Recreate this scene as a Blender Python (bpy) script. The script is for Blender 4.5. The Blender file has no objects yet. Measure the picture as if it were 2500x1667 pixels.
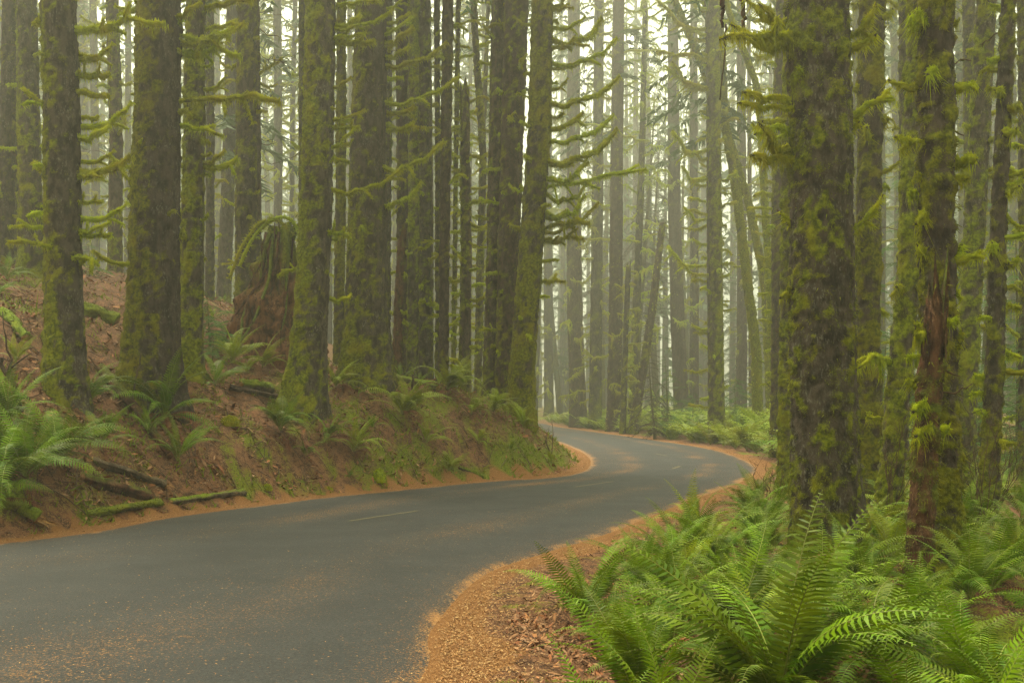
import bpy, math, random
import numpy as np
from mathutils import Matrix, Vector

# ------------------------------------------------------------------ camera, sky, sun, exposure
SC = bpy.context.scene
COL = SC.collection
F, CX, HY, CH = 2551.0, 1250.0, 985.0, 1.8      # focal length in photo pixels, centre column, horizon row, camera height
cam_data = bpy.data.cameras.new('camera')
cam = bpy.data.objects.new('camera', cam_data); COL.objects.link(cam)
cam.location = (0, 0, CH); cam.rotation_euler = (math.radians(90), 0, 0)
cam_data.sensor_width = 36.0; cam_data.lens = 36.0 * F / 2500.0
cam_data.shift_y = (HY - 833.5) / 2500.0
cam_data.clip_start = 0.05; cam_data.clip_end = 1000
SC.camera = cam

SUN_EL, SUN_AZ = math.radians(60), math.radians(-22)     # azimuth measured from +Y towards +X
world = bpy.data.worlds.new('World'); SC.world = world; world.use_nodes = True
wn = world.node_tree; wn.nodes.clear()
sky = wn.nodes.new('ShaderNodeTexSky'); sky.sky_type = 'NISHITA'; sky.sun_disc = False
sky.sun_elevation = SUN_EL; sky.sun_rotation = SUN_AZ; sky.dust_density = 1.5; sky.air_density = 1.0; sky.ozone_density = 1.0
hs = wn.nodes.new('ShaderNodeHueSaturation'); hs.inputs['Saturation'].default_value = 0.22
tint = wn.nodes.new('ShaderNodeMix'); tint.data_type = 'RGBA'; tint.blend_type = 'MULTIPLY'; tint.inputs[0].default_value = 1.0
tint.inputs[7].default_value = (0.99, 0.98, 0.68, 1)
bg = wn.nodes.new('ShaderNodeBackground'); bg.inputs['Strength'].default_value = 0.12
wo = wn.nodes.new('ShaderNodeOutputWorld')
wn.links.new(sky.outputs[0], hs.inputs['Color']); wn.links.new(hs.outputs[0], tint.inputs[6])
tc = wn.nodes.new('ShaderNodeTexCoord'); sx = wn.nodes.new('ShaderNodeSeparateXYZ'); wn.links.new(tc.outputs['Generated'], sx.inputs[0])
mr = wn.nodes.new('ShaderNodeMapRange'); mr.inputs[1].default_value = 0.0; mr.interpolation_type = 'SMOOTHSTEP'; mr.inputs[2].default_value = 0.85; mr.inputs[3].default_value = 0.17; mr.inputs[4].default_value = 1.15
wn.links.new(sx.outputs[2], mr.inputs[0])                             # an overcast sky is darker towards the horizon
oc = wn.nodes.new('ShaderNodeMix'); oc.data_type = 'RGBA'; oc.blend_type = 'MULTIPLY'; oc.inputs[0].default_value = 1.0
wn.links.new(tint.outputs[2], oc.inputs[6]); wn.links.new(mr.outputs[0], oc.inputs[7]); wn.links.new(oc.outputs[2], bg.inputs[0]); wn.links.new(bg.outputs[0], wo.inputs[0])

sun_d = bpy.data.lights.new('sun', 'SUN'); sun_d.energy = 0.8; sun_d.angle = math.radians(25); sun_d.color = (1.0, 0.93, 0.78)
sun = bpy.data.objects.new('sun', sun_d); COL.objects.link(sun)
sdir = Vector((math.sin(SUN_AZ) * math.cos(SUN_EL), math.cos(SUN_AZ) * math.cos(SUN_EL), math.sin(SUN_EL)))
sun.rotation_euler = sdir.to_track_quat('Z', 'Y').to_euler(); sun.location = (0, 0, 60)

vs = SC.view_settings
vs.view_transform = 'Standard'; vs.look = 'None'; vs.gamma = 1.0; vs.use_curve_mapping = False
vs.exposure = 2.8
cy = SC.cycles
cy.use_denoising = True
cy.max_bounces = 5; cy.diffuse_bounces = 3; cy.glossy_bounces = 2; cy.transmission_bounces = 2; cy.volume_bounces = 0
cy.use_adaptive_sampling = False; cy.denoising_prefilter = 'NONE'; cy.sample_clamp_direct = 1.2; cy.sample_clamp_indirect = 0.8
HAZE = 0.0031

rng = np.random.default_rng(7)
random.seed(7)

# ------------------------------------------------------------------ noise
def _hash(ix, iy, iz, seed):
    h = (ix.astype(np.int64) * 374761393 + iy.astype(np.int64) * 668265263 + iz.astype(np.int64) * 1274126177 + seed * 974634777) & 0xFFFFFFFF
    h = ((h ^ (h >> 13)) * 1274126177) & 0xFFFFFFFF
    h = ((h ^ (h >> 16)) * 2246822519) & 0xFFFFFFFF
    return ((h ^ (h >> 15)) & 0xFFFFFF) / float(0xFFFFFF) * 2 - 1

def vnoise(P, seed=0):
    P = np.asarray(P, dtype=np.float64)
    i = np.floor(P).astype(np.int64); f = P - i; f = f * f * (3 - 2 * f)
    x, y, z = i[:, 0], i[:, 1], i[:, 2]; fx, fy, fz = f[:, 0], f[:, 1], f[:, 2]
    out = 0
    for dx in (0, 1):
        for dy in (0, 1):
            for dz in (0, 1):
                w = (fx if dx else 1 - fx) * (fy if dy else 1 - fy) * (fz if dz else 1 - fz)
                out = out + w * _hash(x + dx, y + dy, z + dz, seed)
    return out

def fbm(P, seed=0, octv=3):
    a, s, t = 0.0, 1.0, 0.0
    P = np.asarray(P, dtype=np.float64)
    for k in range(octv):
        a = a + s * vnoise(P * (2.03 ** k), seed + k * 17); t += s; s *= 0.5
    return a / t

def sstep(a, b, x):
    t = np.clip((np.asarray(x, dtype=np.float64) - a) / (b - a), 0, 1)
    return t * t * (3 - 2 * t)

# ------------------------------------------------------------------ mesh helpers
def mk_mesh(name, V, faces, mats, midx=None, smooth=True, attrs=None):
    """faces: list of (n,3)/(n,4) index arrays; midx: list of material numbers, one per array (or arrays)."""
    me = bpy.data.meshes.new(name)
    V = np.asarray(V, dtype=np.float32)
    faces = [np.asarray(f, dtype=np.int32) for f in faces if len(f)]
    me.vertices.add(len(V)); me.vertices.foreach_set('co', V.ravel())
    tot = sum(f.size for f in faces); npol = sum(len(f) for f in faces)
    me.loops.add(tot); me.loops.foreach_set('vertex_index', np.concatenate([f.ravel() for f in faces]))
    sizes = np.concatenate([np.full(len(f), f.shape[1], dtype=np.int32) for f in faces])
    starts = np.concatenate([[0], np.cumsum(sizes)[:-1]]).astype(np.int32)
    me.polygons.add(npol); me.polygons.foreach_set('loop_start', starts)
    for m in (mats if isinstance(mats, (list, tuple)) else [mats]):
        me.materials.append(m)
    if midx is not None:
        mi = np.concatenate([np.full(len(f), midx[k], dtype=np.int32) if np.isscalar(midx[k]) else np.asarray(midx[k], dtype=np.int32) for k, f in enumerate(faces)])
        me.polygons.foreach_set('material_index', mi)
    me.polygons.foreach_set('use_smooth', np.full(npol, smooth, dtype=bool))
    for an, av in (attrs or {}).items():
        a = me.attributes.new(an, 'FLOAT', 'POINT'); a.data.foreach_set('value', np.asarray(av, dtype=np.float32))
    me.update(calc_edges=True)
    return me

class Buf:
    """Collects pieces into one mesh."""
    def __init__(s): s.V, s.F, s.M, s.A, s.n = [], [], [], [], 0
    def add(s, V, F, m=0, a=0.0):
        V = np.asarray(V, dtype=np.float64)
        F = np.asarray(F, dtype=np.int64)
        s.V.append(V); s.F.append(F + s.n); s.M.append(m); s.A.append(np.broadcast_to(np.asarray(a, dtype=np.float64), (len(V),))); s.n += len(V)
    def mesh(s, name, mats, smooth=True, attr='moss'):
        tris = [(f, m) for f, m in zip(s.F, s.M) if len(f)]
        return mk_mesh(name, np.concatenate(s.V), [f for f, _ in tris], mats, [m for _, m in tris], smooth, {attr: np.concatenate(s.A)})

def grid_faces(nr, nc, closed):
    r, c = np.meshgrid(np.arange(nr - 1), np.arange(nc if closed else nc - 1), indexing='ij')
    c2 = (c + 1) % nc
    return np.stack([r * nc + c, r * nc + c2, (r + 1) * nc + c2, (r + 1) * nc + c], -1).reshape(-1, 4)

def tube(path, rad, nseg=6, seed=0, lump=0.0, lscale=8.0):
    """Tube along a path; returns V, F, outward normals, ring parameter."""
    path = np.asarray(path, dtype=np.float64); n = len(path)
    T = np.gradient(path, axis=0); T /= np.linalg.norm(T, axis=1, keepdims=True) + 1e-9
    up = np.array([0, 0, 1.0]) if abs(T[0, 2]) < 0.8 else np.array([0, 1.0, 0])
    S = np.cross(T, up); S /= np.linalg.norm(S, axis=1, keepdims=True) + 1e-9
    U = np.cross(S, T)
    a = np.linspace(0, 2 * math.pi, nseg, endpoint=False)
    N = S[:, None, :] * np.cos(a)[None, :, None] + U[:, None, :] * np.sin(a)[None, :, None]
    rad = np.broadcast_to(np.asarray(rad, dtype=np.float64), (n,))
    R = np.repeat(rad[:, None], nseg, 1)
    if lump:
        P = (path[:, None, :] + N * R[..., None]).reshape(-1, 3)
        R = R * (1 + lump * fbm(P * lscale, seed, 2).reshape(n, nseg))
    V = path[:, None, :] + N * R[..., None]
    return V.reshape(-1, 3), grid_faces(n, nseg, True), N.reshape(-1, 3), np.repeat(np.linspace(0, 1, n), nseg)

def add_tube(b, path, rad, nseg=6, seed=0, lump=0.0, m=0, a=0.0, lscale=8.0, cap=True):
    V, Fq, N, t = tube(path, rad, nseg, seed, lump, lscale)
    b.add(V, Fq, m, a)
    if cap:
        n = len(path)
        k = b.n
        b.add(np.asarray(path, dtype=np.float64)[[0, -1]], np.zeros((0, 3)), m, a if np.isscalar(a) else float(np.mean(a)))
        base = k - n * nseg
        i = np.arange(nseg); j = (i + 1) % nseg
        b.F.append(np.stack([np.full(nseg, k), base + j, base + i], -1)); b.M.append(m)
        e = base + (n - 1) * nseg
        b.F.append(np.stack([np.full(nseg, k + 1), e + i, e + j], -1)); b.M.append(m)
    return V, N

def blades(b, P, D, W, L, m=0, a=1.0, bend=0.0):
    """one thin triangle per point: base width W across a random side, tip along D*L."""
    n = len(P)
    if n == 0: return
    D = D / (np.linalg.norm(D, axis=1, keepdims=True) + 1e-9)
    rnd = rng.normal(size=(n, 3)); S = np.cross(D, rnd); S /= np.linalg.norm(S, axis=1, keepdims=True) + 1e-9
    W = np.broadcast_to(W, (n,))[:, None]; L = np.broadcast_to(L, (n,))[:, None]
    v = np.stack([P - S * W * .5, P + S * W * .5, P + D * L], 1).reshape(-1, 3)
    b.add(v, np.arange(3 * n).reshape(-1, 3), m, np.repeat(np.broadcast_to(a, (n,)), 3))

# ------------------------------------------------------------------ materials
def new_mat(name):
    m = bpy.data.materials.new(name); m.use_nodes = True; nt = m.node_tree; nt.nodes.clear()
    return m, nt

def nd(nt, typ, ins=None, **props):
    n = nt.nodes.new(typ)
    for k, v in props.items(): setattr(n, k, v)
    for k, v in (ins or {}).items():
        if isinstance(v, bpy.types.NodeSocket): nt.links.new(v, n.inputs[k])
        else: n.inputs[k].default_value = v
    return n

def rgb(c): return (c[0], c[1], c[2], 1.0)
def mixc(nt, fac, a, b, mode='MIX'):
    n = nt.nodes.new('ShaderNodeMix'); n.data_type = 'RGBA'; n.blend_type = mode
    for k, v in ((0, fac), (6, a), (7, b)):
        if isinstance(v, bpy.types.NodeSocket): nt.links.new(v, n.inputs[k])
        else: n.inputs[k].default_value = v if k == 0 else rgb(v)
    return n.outputs[2]
def ramp(nt, fac, lo, hi):
    return nd(nt, 'ShaderNodeMapRange', {0: fac, 1: lo, 2: hi, 3: 0.0, 4: 1.0}, interpolation_type='SMOOTHSTEP', clamp=True).outputs[0]
def noise(nt, vec, scale, detail=3.0, rough=0.55):
    return nd(nt, 'ShaderNodeTexNoise', {'Vector': vec, 'Scale': scale, 'Detail': detail, 'Roughness': rough}).outputs[0]
def math_(nt, op, a, b=0.0, c=0.0):
    return nd(nt, 'ShaderNodeMath', {0: a, 1: b, 2: c}, operation=op).outputs[0]
def attr(nt, name): return nd(nt, 'ShaderNodeAttribute', attribute_name=name).outputs['Fac']
def finish(nt, col, rough=0.9, bump=None, bdist=0.02, transl=0.0, tcol=None, spec=0.3, coat=0.0):
    p = nd(nt, 'ShaderNodeBsdfPrincipled', {'Base Color': col, 'Roughness': rough, 'Specular IOR Level': spec})
    if coat: p.inputs['Coat Weight'].default_value = coat; p.inputs['Coat Roughness'].default_value = 0.25
    if bump is not None:
        bn = nd(nt, 'ShaderNodeBump', {'Height': bump, 'Strength': 1.0, 'Distance': bdist})
        nt.links.new(bn.outputs[0], p.inputs['Normal'])
    sh = p.outputs[0]
    if transl:
        t = nd(nt, 'ShaderNodeBsdfTranslucent', {'Color': tcol if tcol is not None else col})
        sh = nd(nt, 'ShaderNodeMixShader', {0: transl, 1: sh, 2: t.outputs[0]}).outputs[0]
    nd(nt, 'ShaderNodeOutputMaterial', {0: sh})

def make_bark(name, b1, b2, b3, m1, m2, transl=0.0):
    """bark with moss where the mesh carries it (attribute 'moss')."""
    m, nt = new_mat(name)
    co = nd(nt, 'ShaderNodeTexCoord').outputs['Object']
    st = nd(nt, 'ShaderNodeVectorMath', {0: co, 1: (1, 1, 0.45)}, operation='MULTIPLY').outputs[0]
    n1 = noise(nt, st, 9, 4, .6); n2 = noise(nt, st, 34, 3, .6); n3 = noise(nt, co, 3.0, 3)
    oi = nd(nt, 'ShaderNodeObjectInfo').outputs['Random']
    bark = mixc(nt, ramp(nt, n1, .35, .65), b1, b2)
    bark = mixc(nt, math_(nt, 'MULTIPLY', ramp(nt, n2, .5, .72), ramp(nt, n3, .42, .62)), bark, b3)
    moss = mixc(nt, ramp(nt, noise(nt, co, 16, 4, .65), .3, .7), m2, m1)
    moss = mixc(nt, math_(nt, 'MULTIPLY', ramp(nt, noise(nt, co, 2.1, 2), .45, .7), .5), moss, (m1[0] * 1.15, m1[1] * .93, m1[2] * .9))
    at = attr(nt, 'moss')
    f = math_(nt, 'ADD', at, math_(nt, 'MULTIPLY', math_(nt, 'SUBTRACT', noise(nt, co, 45, 3, .7), .5), .9))
    col = mixc(nt, ramp(nt, f, .24, .66), bark, moss)
    hue = nd(nt, 'ShaderNodeHueSaturation', {'Hue': math_(nt, 'MULTIPLY_ADD', oi, .03, .487), 'Value': math_(nt, 'MULTIPLY_ADD', oi, .4, .8), 'Color': col}).outputs[0]
    finish(nt, hue, .95, math_(nt, 'ADD', n2, math_(nt, 'MULTIPLY', noise(nt, co, 120, 2), .5)), .02, transl, spec=.12)
    return m

M_BARK = make_bark('bark_under_moss', (.025, .018, .014), (.080, .059, .045), (.17, .155, .12), (.205, .214, .006), (.052, .059, .004))
M_BARKB = make_bark('brown_bark', (.030, .020, .015), (.088, .056, .042), (.14, .115, .09), (.21, .218, .006), (.058, .066, .004))
M_MOSS = make_bark('branch_moss', (.035, .024, .018), (.085, .058, .042), (.10, .085, .065), (.43, .45, .006), (.21, .24, .003), .38)
M_LICHEN = make_bark('pale_lichen_moss', (.045, .035, .026), (.09, .07, .05), (.10, .085, .065), (.44, .46, .045), (.24, .27, .02), .3)
M_WOOD = make_bark('rotten_red_wood', (.032, .015, .010), (.115, .050, .026), (.24, .13, .07), (.125, .145, .014), (.05, .06, .01))
M_EARTH = make_bark('red_root_earth', (.045, .019, .011), (.16, .066, .030), (.27, .14, .07), (.20, .22, .008), (.06, .075, .005))
M_LOG = make_bark('weathered_log_wood', (.040, .026, .018), (.105, .067, .042), (.17, .13, .10), (.17, .20, .012), (.08, .10, .01))
M_TWIG = make_bark('bare_twig_bark', (.05, .026, .018), (.12, .065, .040), (.15, .10, .07), (.12, .14, .02), (.05, .06, .01))
M_SPLINT = make_bark('splintered_orange_wood', (.16, .075, .028), (.30, .15, .06), (.36, .22, .11), (.125, .145, .014), (.05, .06, .01))

def make_leaf(name, c1, c2, rough, transl, spec, vary=.35):
    m, nt = new_mat(name)
    co = nd(nt, 'ShaderNodeTexCoord').outputs['Object']
    oi = nd(nt, 'ShaderNodeObjectInfo').outputs['Random']
    col = mixc(nt, ramp(nt, noise(nt, co, 5.0, 2), .3, .7), c1, c2)
    hue = nd(nt, 'ShaderNodeHueSaturation', {'Hue': math_(nt, 'MULTIPLY_ADD', oi, .032, .474), 'Value': math_(nt, 'MULTIPLY_ADD', oi, vary * 2, 1 - vary), 'Color': col}).outputs[0]
    finish(nt, hue, rough, None, 0, transl, spec=spec)
    return m
M_FERN = make_leaf('fern_green', (.046, .102, .001), (.125, .195, .001), .50, .22, .10)
M_FERN2 = make_leaf('fern_yellow_green', (.14, .195, .003), (.23, .275, .006), .5, .30, .15)
M_DEAD = make_leaf('dead_fern', (.11, .035, .016), (.17, .065, .028), .8, .15, .1)
M_RACHIS = make_leaf('fern_stalk', (.20, .22, .03), (.14, .17, .02), .5, .0, .3)
M_NEEDLE = make_leaf('hemlock_needles', (.045, .12, .018), (.085, .17, .030), .6, .35, .2)
M_CROWN = make_leaf('spruce_needles', (.035, .070, .022), (.060, .095, .030), .7, .25, .15)
M_HERB = make_leaf('small_herbs', (.10, .17, .008), (.20, .23, .010), .7, .3, .2)

def make_litter(name, cols):
    m, nt = new_mat(name)
    a = attr(nt, 'moss')
    cr = nt.nodes.new('ShaderNodeValToRGB'); nt.links.new(a, cr.inputs[0])
    e = cr.color_ramp.elements
    while len(e) < len(cols): e.new(.5)
    for k, c in enumerate(cols): e[k].position = k / (len(cols) - 1); e[k].color = rgb(c)
    finish(nt, cr.outputs[0], .85, spec=.15)
    return m
M_NEEDLES = make_litter('fallen_needles', [(.09, .036, .016), (.23, .105, .038), (.33, .165, .060), (.40, .25, .11), (.14, .06, .024)])
M_DEBRIS = make_litter('bank_debris', [(.08, .034, .02), (.26, .095, .04), (.33, .15, .06), (.17, .09, .05), (.36, .20, .10), (.10, .045, .027)])

def make_ground():
    m, nt = new_mat('forest_floor')
    co = nd(nt, 'ShaderNodeTexCoord').outputs['Object']
    fine = noise(nt, co, 38, 4, .7); mid = noise(nt, co, 7, 4, .65); vf = noise(nt, co, 150, 2, .6)
    soil = mixc(nt, ramp(nt, mid, .35, .65), (.045, .021, .013), (.19, .085, .042))
    soil = mixc(nt, ramp(nt, fine, .48, .68), soil, (.30, .155, .075))
    soil = mixc(nt, ramp(nt, vf, .60, .75), soil, (.44, .25, .125))
    moss = mixc(nt, ramp(nt, fine, .3, .7), (.060, .080, .006), (.19, .215, .010))
    jit = math_(nt, 'SUBTRACT', math_(nt, 'ADD', math_(nt, 'MULTIPLY', fine, .8), math_(nt, 'MULTIPLY', mid, .6)), .7)
    col = mixc(nt, ramp(nt, math_(nt, 'ADD', attr(nt, 'mossy'), jit), .42, .62), soil, moss)
    ndl = mixc(nt, ramp(nt, vf, .35, .7), (.14, .056, .020), (.34, .165, .056))
    ndl = mixc(nt, math_(nt, 'MULTIPLY', ramp(nt, noise(nt, co, 60, 2), .58, .7), .7), ndl, (.10, .04, .02))
    col = mixc(nt, ramp(nt, math_(nt, 'ADD', attr(nt, 'needles'), math_(nt, 'MULTIPLY', jit, .9)), .40, .60), col, ndl)
    finish(nt, col, .95, math_(nt, 'ADD', fine, math_(nt, 'MULTIPLY', vf, .4)), .035, spec=.1)
    return m
M_GROUND = make_ground()

def make_road():
    m, nt = new_mat('asphalt')
    co = nd(nt, 'ShaderNodeTexCoord').outputs['Object']
    agg = noise(nt, co, 48, 5, .8); big = noise(nt, co, 1.1, 4, .6); mid = noise(nt, co, 9, 3)
    col = mixc(nt, ramp(nt, agg, .3, .72), (.004, .004, .004), (.042, .041, .039))
    col = mixc(nt, math_(nt, 'MULTIPLY', ramp(nt, big, .35, .68), .4), col, (.019, .0187, .018))
    vf = noise(nt, co, 52, 5, .8)
    jit = math_(nt, 'ADD', math_(nt, 'MULTIPLY', math_(nt, 'SUBTRACT', vf, .5), 3.4), math_(nt, 'MULTIPLY', math_(nt, 'SUBTRACT', mid, .5), .35))
    ndl = mixc(nt, ramp(nt, noise(nt, co, 45, 4, .75), .35, .68), (.12, .045, .014), (.42, .20, .052))
    f = ramp(nt, math_(nt, 'ADD', attr(nt, 'litter'), jit), .48, .54)
    col = mixc(nt, math_(nt, 'MULTIPLY', f, .85), col, ndl)
    finish(nt, col, math_(nt, 'MULTIPLY_ADD', big, .2, .62), agg, .008, spec=.18)
    return m
M_ROAD = make_road()
m_, nt_ = new_mat('worn_yellow_paint')
co_ = nd(nt_, 'ShaderNodeTexCoord').outputs['Object']
finish(nt_, mixc(nt_, ramp(nt_, noise(nt_, co_, 40, 3, .7), .42, .58), (.075, .070, .055), (.12, .09, .035)), .8, spec=.2)
M_PAINT = m_

# ------------------------------------------------------------------ objects
def tag(o, label, cat, group=None, kind=None):
    if label: o['label'] = label
    if cat: o['category'] = cat
    if group: o['group'] = group
    if kind: o['kind'] = kind
    return o
def link(name, mesh, parent=None, loc=None, mat=None, kind=None):
    o = bpy.data.objects.new(name, mesh); COL.objects.link(o)
    if parent is not None: o.parent = parent
    if mat is not None: o.matrix_basis = mat
    elif loc is not None: o.location = loc
    if kind: o['kind'] = kind
    return o
def empty(name, loc, label, cat, group=None):
    o = bpy.data.objects.new(name, None); COL.objects.link(o); o.location = loc; o.empty_display_size = .2
    return tag(o, label, cat, group)

# ------------------------------------------------------------------ road layout (edges laid out on the level ground)
def G(px, py, z=0.0):
    d = (CH - z) * F / (py - HY); return ((px - CX) / F * d, d)
PAIRS = [((-16, -6), (-7, -8)), ((-14.8, 3), (-2.4, -1.5)), ((-11.6, 9.5), (-.95, 3.6)),
         (G(0, 1324), G(1066, 1667)), (G(425, 1260), G(1080, 1545)), (G(650, 1231), G(1200, 1409)),
         (G(800, 1213), G(1353, 1351)), (G(950, 1198), G(1506, 1302)), (G(1185, 1176), G(1690, 1225)),
         (G(1337, 1166), G(1800, 1185)), (G(1412, 1151), G(1848, 1160)), (G(1434, 1129), G(1850, 1136)),
         (G(1420, 1108), G(1797, 1112)), (G(1380, 1088), G(1736, 1096)), (G(1340, 1073), G(1636, 1080)),
         (G(1298, 1059), G(1490, 1059)), ((-1.5, 76), G(1370, 1043)), ((-5, 95), G(1300, 1031)), ((-12, 112), (-6, 116)), ((-26, 128), (-21, 133)), ((-55, 140), (-52, 147))]
def spline(pts, n):
    P = np.array(pts, dtype=np.float64); k = len(P)
    P = np.concatenate([[2 * P[0] - P[1]], P, [2 * P[-1] - P[-2]]])
    t = np.linspace(0, k - 1, n); i = np.minimum(t.astype(int), k - 2); u = (t - i)[:, None]
    a, b, c, d = P[i], P[i + 1], P[i + 2], P[i + 3]
    return .5 * (2 * b + (c - a) * u + (2 * a - 5 * b + 4 * c - d) * u ** 2 + (3 * b - a - 3 * c + d) * u ** 3)
NR = 420
LE = spline([p[0] for p in PAIRS], NR); RE = spline([p[1] for p in PAIRS], NR)
def signed(E, x, y):
    """distance to an edge, positive on its left."""
    x = np.atleast_1d(np.asarray(x, dtype=np.float64)); y = np.atleast_1d(np.asarray(y, dtype=np.float64))
    T = np.gradient(E, axis=0); out = np.empty(len(x))
    for s in range(0, len(x), 20000):
        dx = x[s:s + 20000, None] - E[None, :, 0]; dy = y[s:s + 20000, None] - E[None, :, 1]
        d2 = dx * dx + dy * dy; k = d2.argmin(1); r = np.arange(len(k))
        cr = T[k, 0] * dy[r, k] - T[k, 1] * dx[r, k]
        ln = np.linalg.norm(T[k], axis=1)
        al = (T[k, 0] * dx[r, k] + T[k, 1] * dy[r, k]) / ln
        d = np.sqrt(np.maximum(d2[r, k] - np.minimum(np.abs(al), .3) ** 2, 0))
        out[s:s + 20000] = np.where(cr >= 0, d, -d)
    return out

def terrain(x, y, detail=True):
    x = np.atleast_1d(np.asarray(x, dtype=np.float64)); y = np.atleast_1d(np.asarray(y, dtype=np.float64))
    sl = signed(LE, x, y); sr = -signed(RE, x, y)
    P = np.stack([x, y, 0 * x], -1)
    s = np.maximum(sl - .45, 0)
    s = np.maximum(s + .35 * vnoise(P * .6, 3) * sstep(.2, 1.5, s), 0)
    lw = sstep(-3.5, -10.5, x)
    cap = 2.75 + .5 * lw; k = 1.3
    B = cap * (1 - np.exp(-k * s / cap)) + lw * .21 * np.clip(s - 2, 0, 40)
    B *= 1 - .8 * sstep(31, 42, y) * (1 - lw)
    sr1 = np.maximum(sr - .35, 0)
    Rr = sstep(.4, 4, sr1) * (.45 * sstep(22, 36, y) - .10 * sstep(14, 6, y)) + .010 * np.clip(sr1 - 6, 0, 60)
    z = np.where(sl > 0, B, np.where(sr > 0, Rr, -.08 * sstep(.12, .6, np.minimum(-sl, -sr))))
    if detail:
        off = np.maximum(np.maximum(sl, sr) - .5, 0)
        z = z + fbm(P * 1.3, 11, 3) * .20 * sstep(0, 2, off) + fbm(P * 5.5, 12, 3) * .13 * sstep(0, .8, off) + fbm(P * 17, 13, 2) * .035 * sstep(0, .5, off)
        z = z + .03 * sstep(.1, .5, np.maximum(sl, sr)) * sstep(1.2, .6, np.maximum(sl, sr))
    return z

def hit(px, py, dmin=4.0, dmax=160.0):
    d = np.geomspace(dmin, dmax, 900)
    x = (px - CX) / F * d; z = CH - (py - HY) / F * d
    g = terrain(x, d)
    k = np.nonzero(z <= g)[0]
    k = k[0] if len(k) else len(d) - 1
    return float(x[k]), float(d[k]), float(g[k])
def at(px, py, d): return np.array([(px - CX) / F * d, d, CH - (py - HY) / F * d])

# ------------------------------------------------------------------ ground sheet
def build_ground():
    th = np.concatenate([np.linspace(-180, -36, 50, endpoint=False), np.linspace(-36, 36, 430), np.linspace(36, 180, 50, endpoint=False)[1:]])
    rr = np.concatenate([[.02], np.geomspace(.4, 265, 310)])
    TH, RR = np.meshgrid(np.radians(th), rr)
    x = (RR * np.sin(TH)).ravel(); y = (RR * np.cos(TH)).ravel()
    sl = signed(LE, x, y); sr = -signed(RE, x, y)
    z = terrain(x, y)
    V = np.stack([x, y, z], -1)
    nc = len(th); P = np.stack([x, y, z], -1)
    needles = np.where(sl > 0, sstep(.50, .28, sl - .18 * vnoise(P * 1.5, 5)), np.where(sr > 0, sstep(.58, .18, sr - .25 * vnoise(P * 1.2, 6)), 1.0))
    needles = np.maximum(needles, .40 * sstep(3.0, .4, sl) * (sl > 0) + .20 * (sr > 0) * sstep(2, .6, sr))
    mossy = .28 + .46 * fbm(P * .8, 21, 3) + .25 * vnoise(P * 3.5, 22)
    mossy = mossy + .40 * sstep(1.6, .6, sl) * sstep(.35, .6, sl) * (.4 + vnoise(P * .9, 23)) + .2 * (sr > 1.2) + .22 * sstep(-7, 0, x) * (sl > 0) * sstep(15, 22, y)
    me = mk_mesh('ground', V, [grid_faces(len(rr), nc, True)[:, ::-1]], M_GROUND, None, True, {'needles': needles, 'mossy': mossy})
    o = link('ground', me); o['kind'] = 'structure'
    return o
build_ground()

# ------------------------------------------------------------------ road sheet, centre dashes
def build_road():
    nu = 41; u = np.linspace(0, 1, nu)
    LE2, RE2 = spline([p[0] for p in PAIRS], 1400), spline([p[1] for p in PAIRS], 1400)
    P = LE2[:, None] * (1 - u)[None, :, None] + RE2[:, None] * u[None, :, None]
    w = np.linalg.norm(RE2 - LE2, axis=1)[:, None]
    X = P.reshape(-1, 2); P3 = np.concatenate([X, np.zeros((len(X), 1))], 1)
    uu = np.repeat(u[None], len(LE2), 0)
    wob = .03 * vnoise(P3 * .35, 31).reshape(uu.shape)
    ul = uu + wob
    e = np.minimum(uu * w, (1 - uu) * w)
    band = .38 * np.exp(-((ul - .27) / .085) ** 2) + .42 * np.exp(-((ul - .72) / .075) ** 2) + .10 * np.exp(-((ul - .5) / .05) ** 2)
    near = sstep(22, 9, P[..., 1])
    band = band * (1 - .5 * near) + .05 * near * sstep(.2, .7, uu)
    patch = .75 + .5 * vnoise(P3 * .7, 33).reshape(uu.shape)
    edge = .85 * sstep(.34, .0, e + .10 * vnoise(P3 * 2.2, 32).reshape(uu.shape) + .07 * vnoise(P3 * 9, 34).reshape(uu.shape)) + .22 * sstep(1.3, .2, e)
    lit = np.clip(band * patch + edge, 0, 1)
    z = .012 + .05 * np.sin(np.pi * uu) * np.minimum(1, w / 6) - .06 * sstep(.16, .0, e)
    V = np.concatenate([P, z[..., None]], 2).reshape(-1, 3)
    me = mk_mesh('road', V, [grid_faces(len(LE2), nu, False)[:, ::-1]], M_ROAD, None, True, {'litter': lit.ravel()})
    o = link('road', me); o['kind'] = 'structure'
build_road()
def road_z(x, y):
    a = -signed(LE, x, y); b = signed(RE, x, y)
    w = a + b; return .012 + .05 * np.sin(np.pi * np.clip(a / w, 0, 1)) * np.minimum(1, w / 6) - .06 * sstep(.16, .0, np.minimum(a, b))

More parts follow.
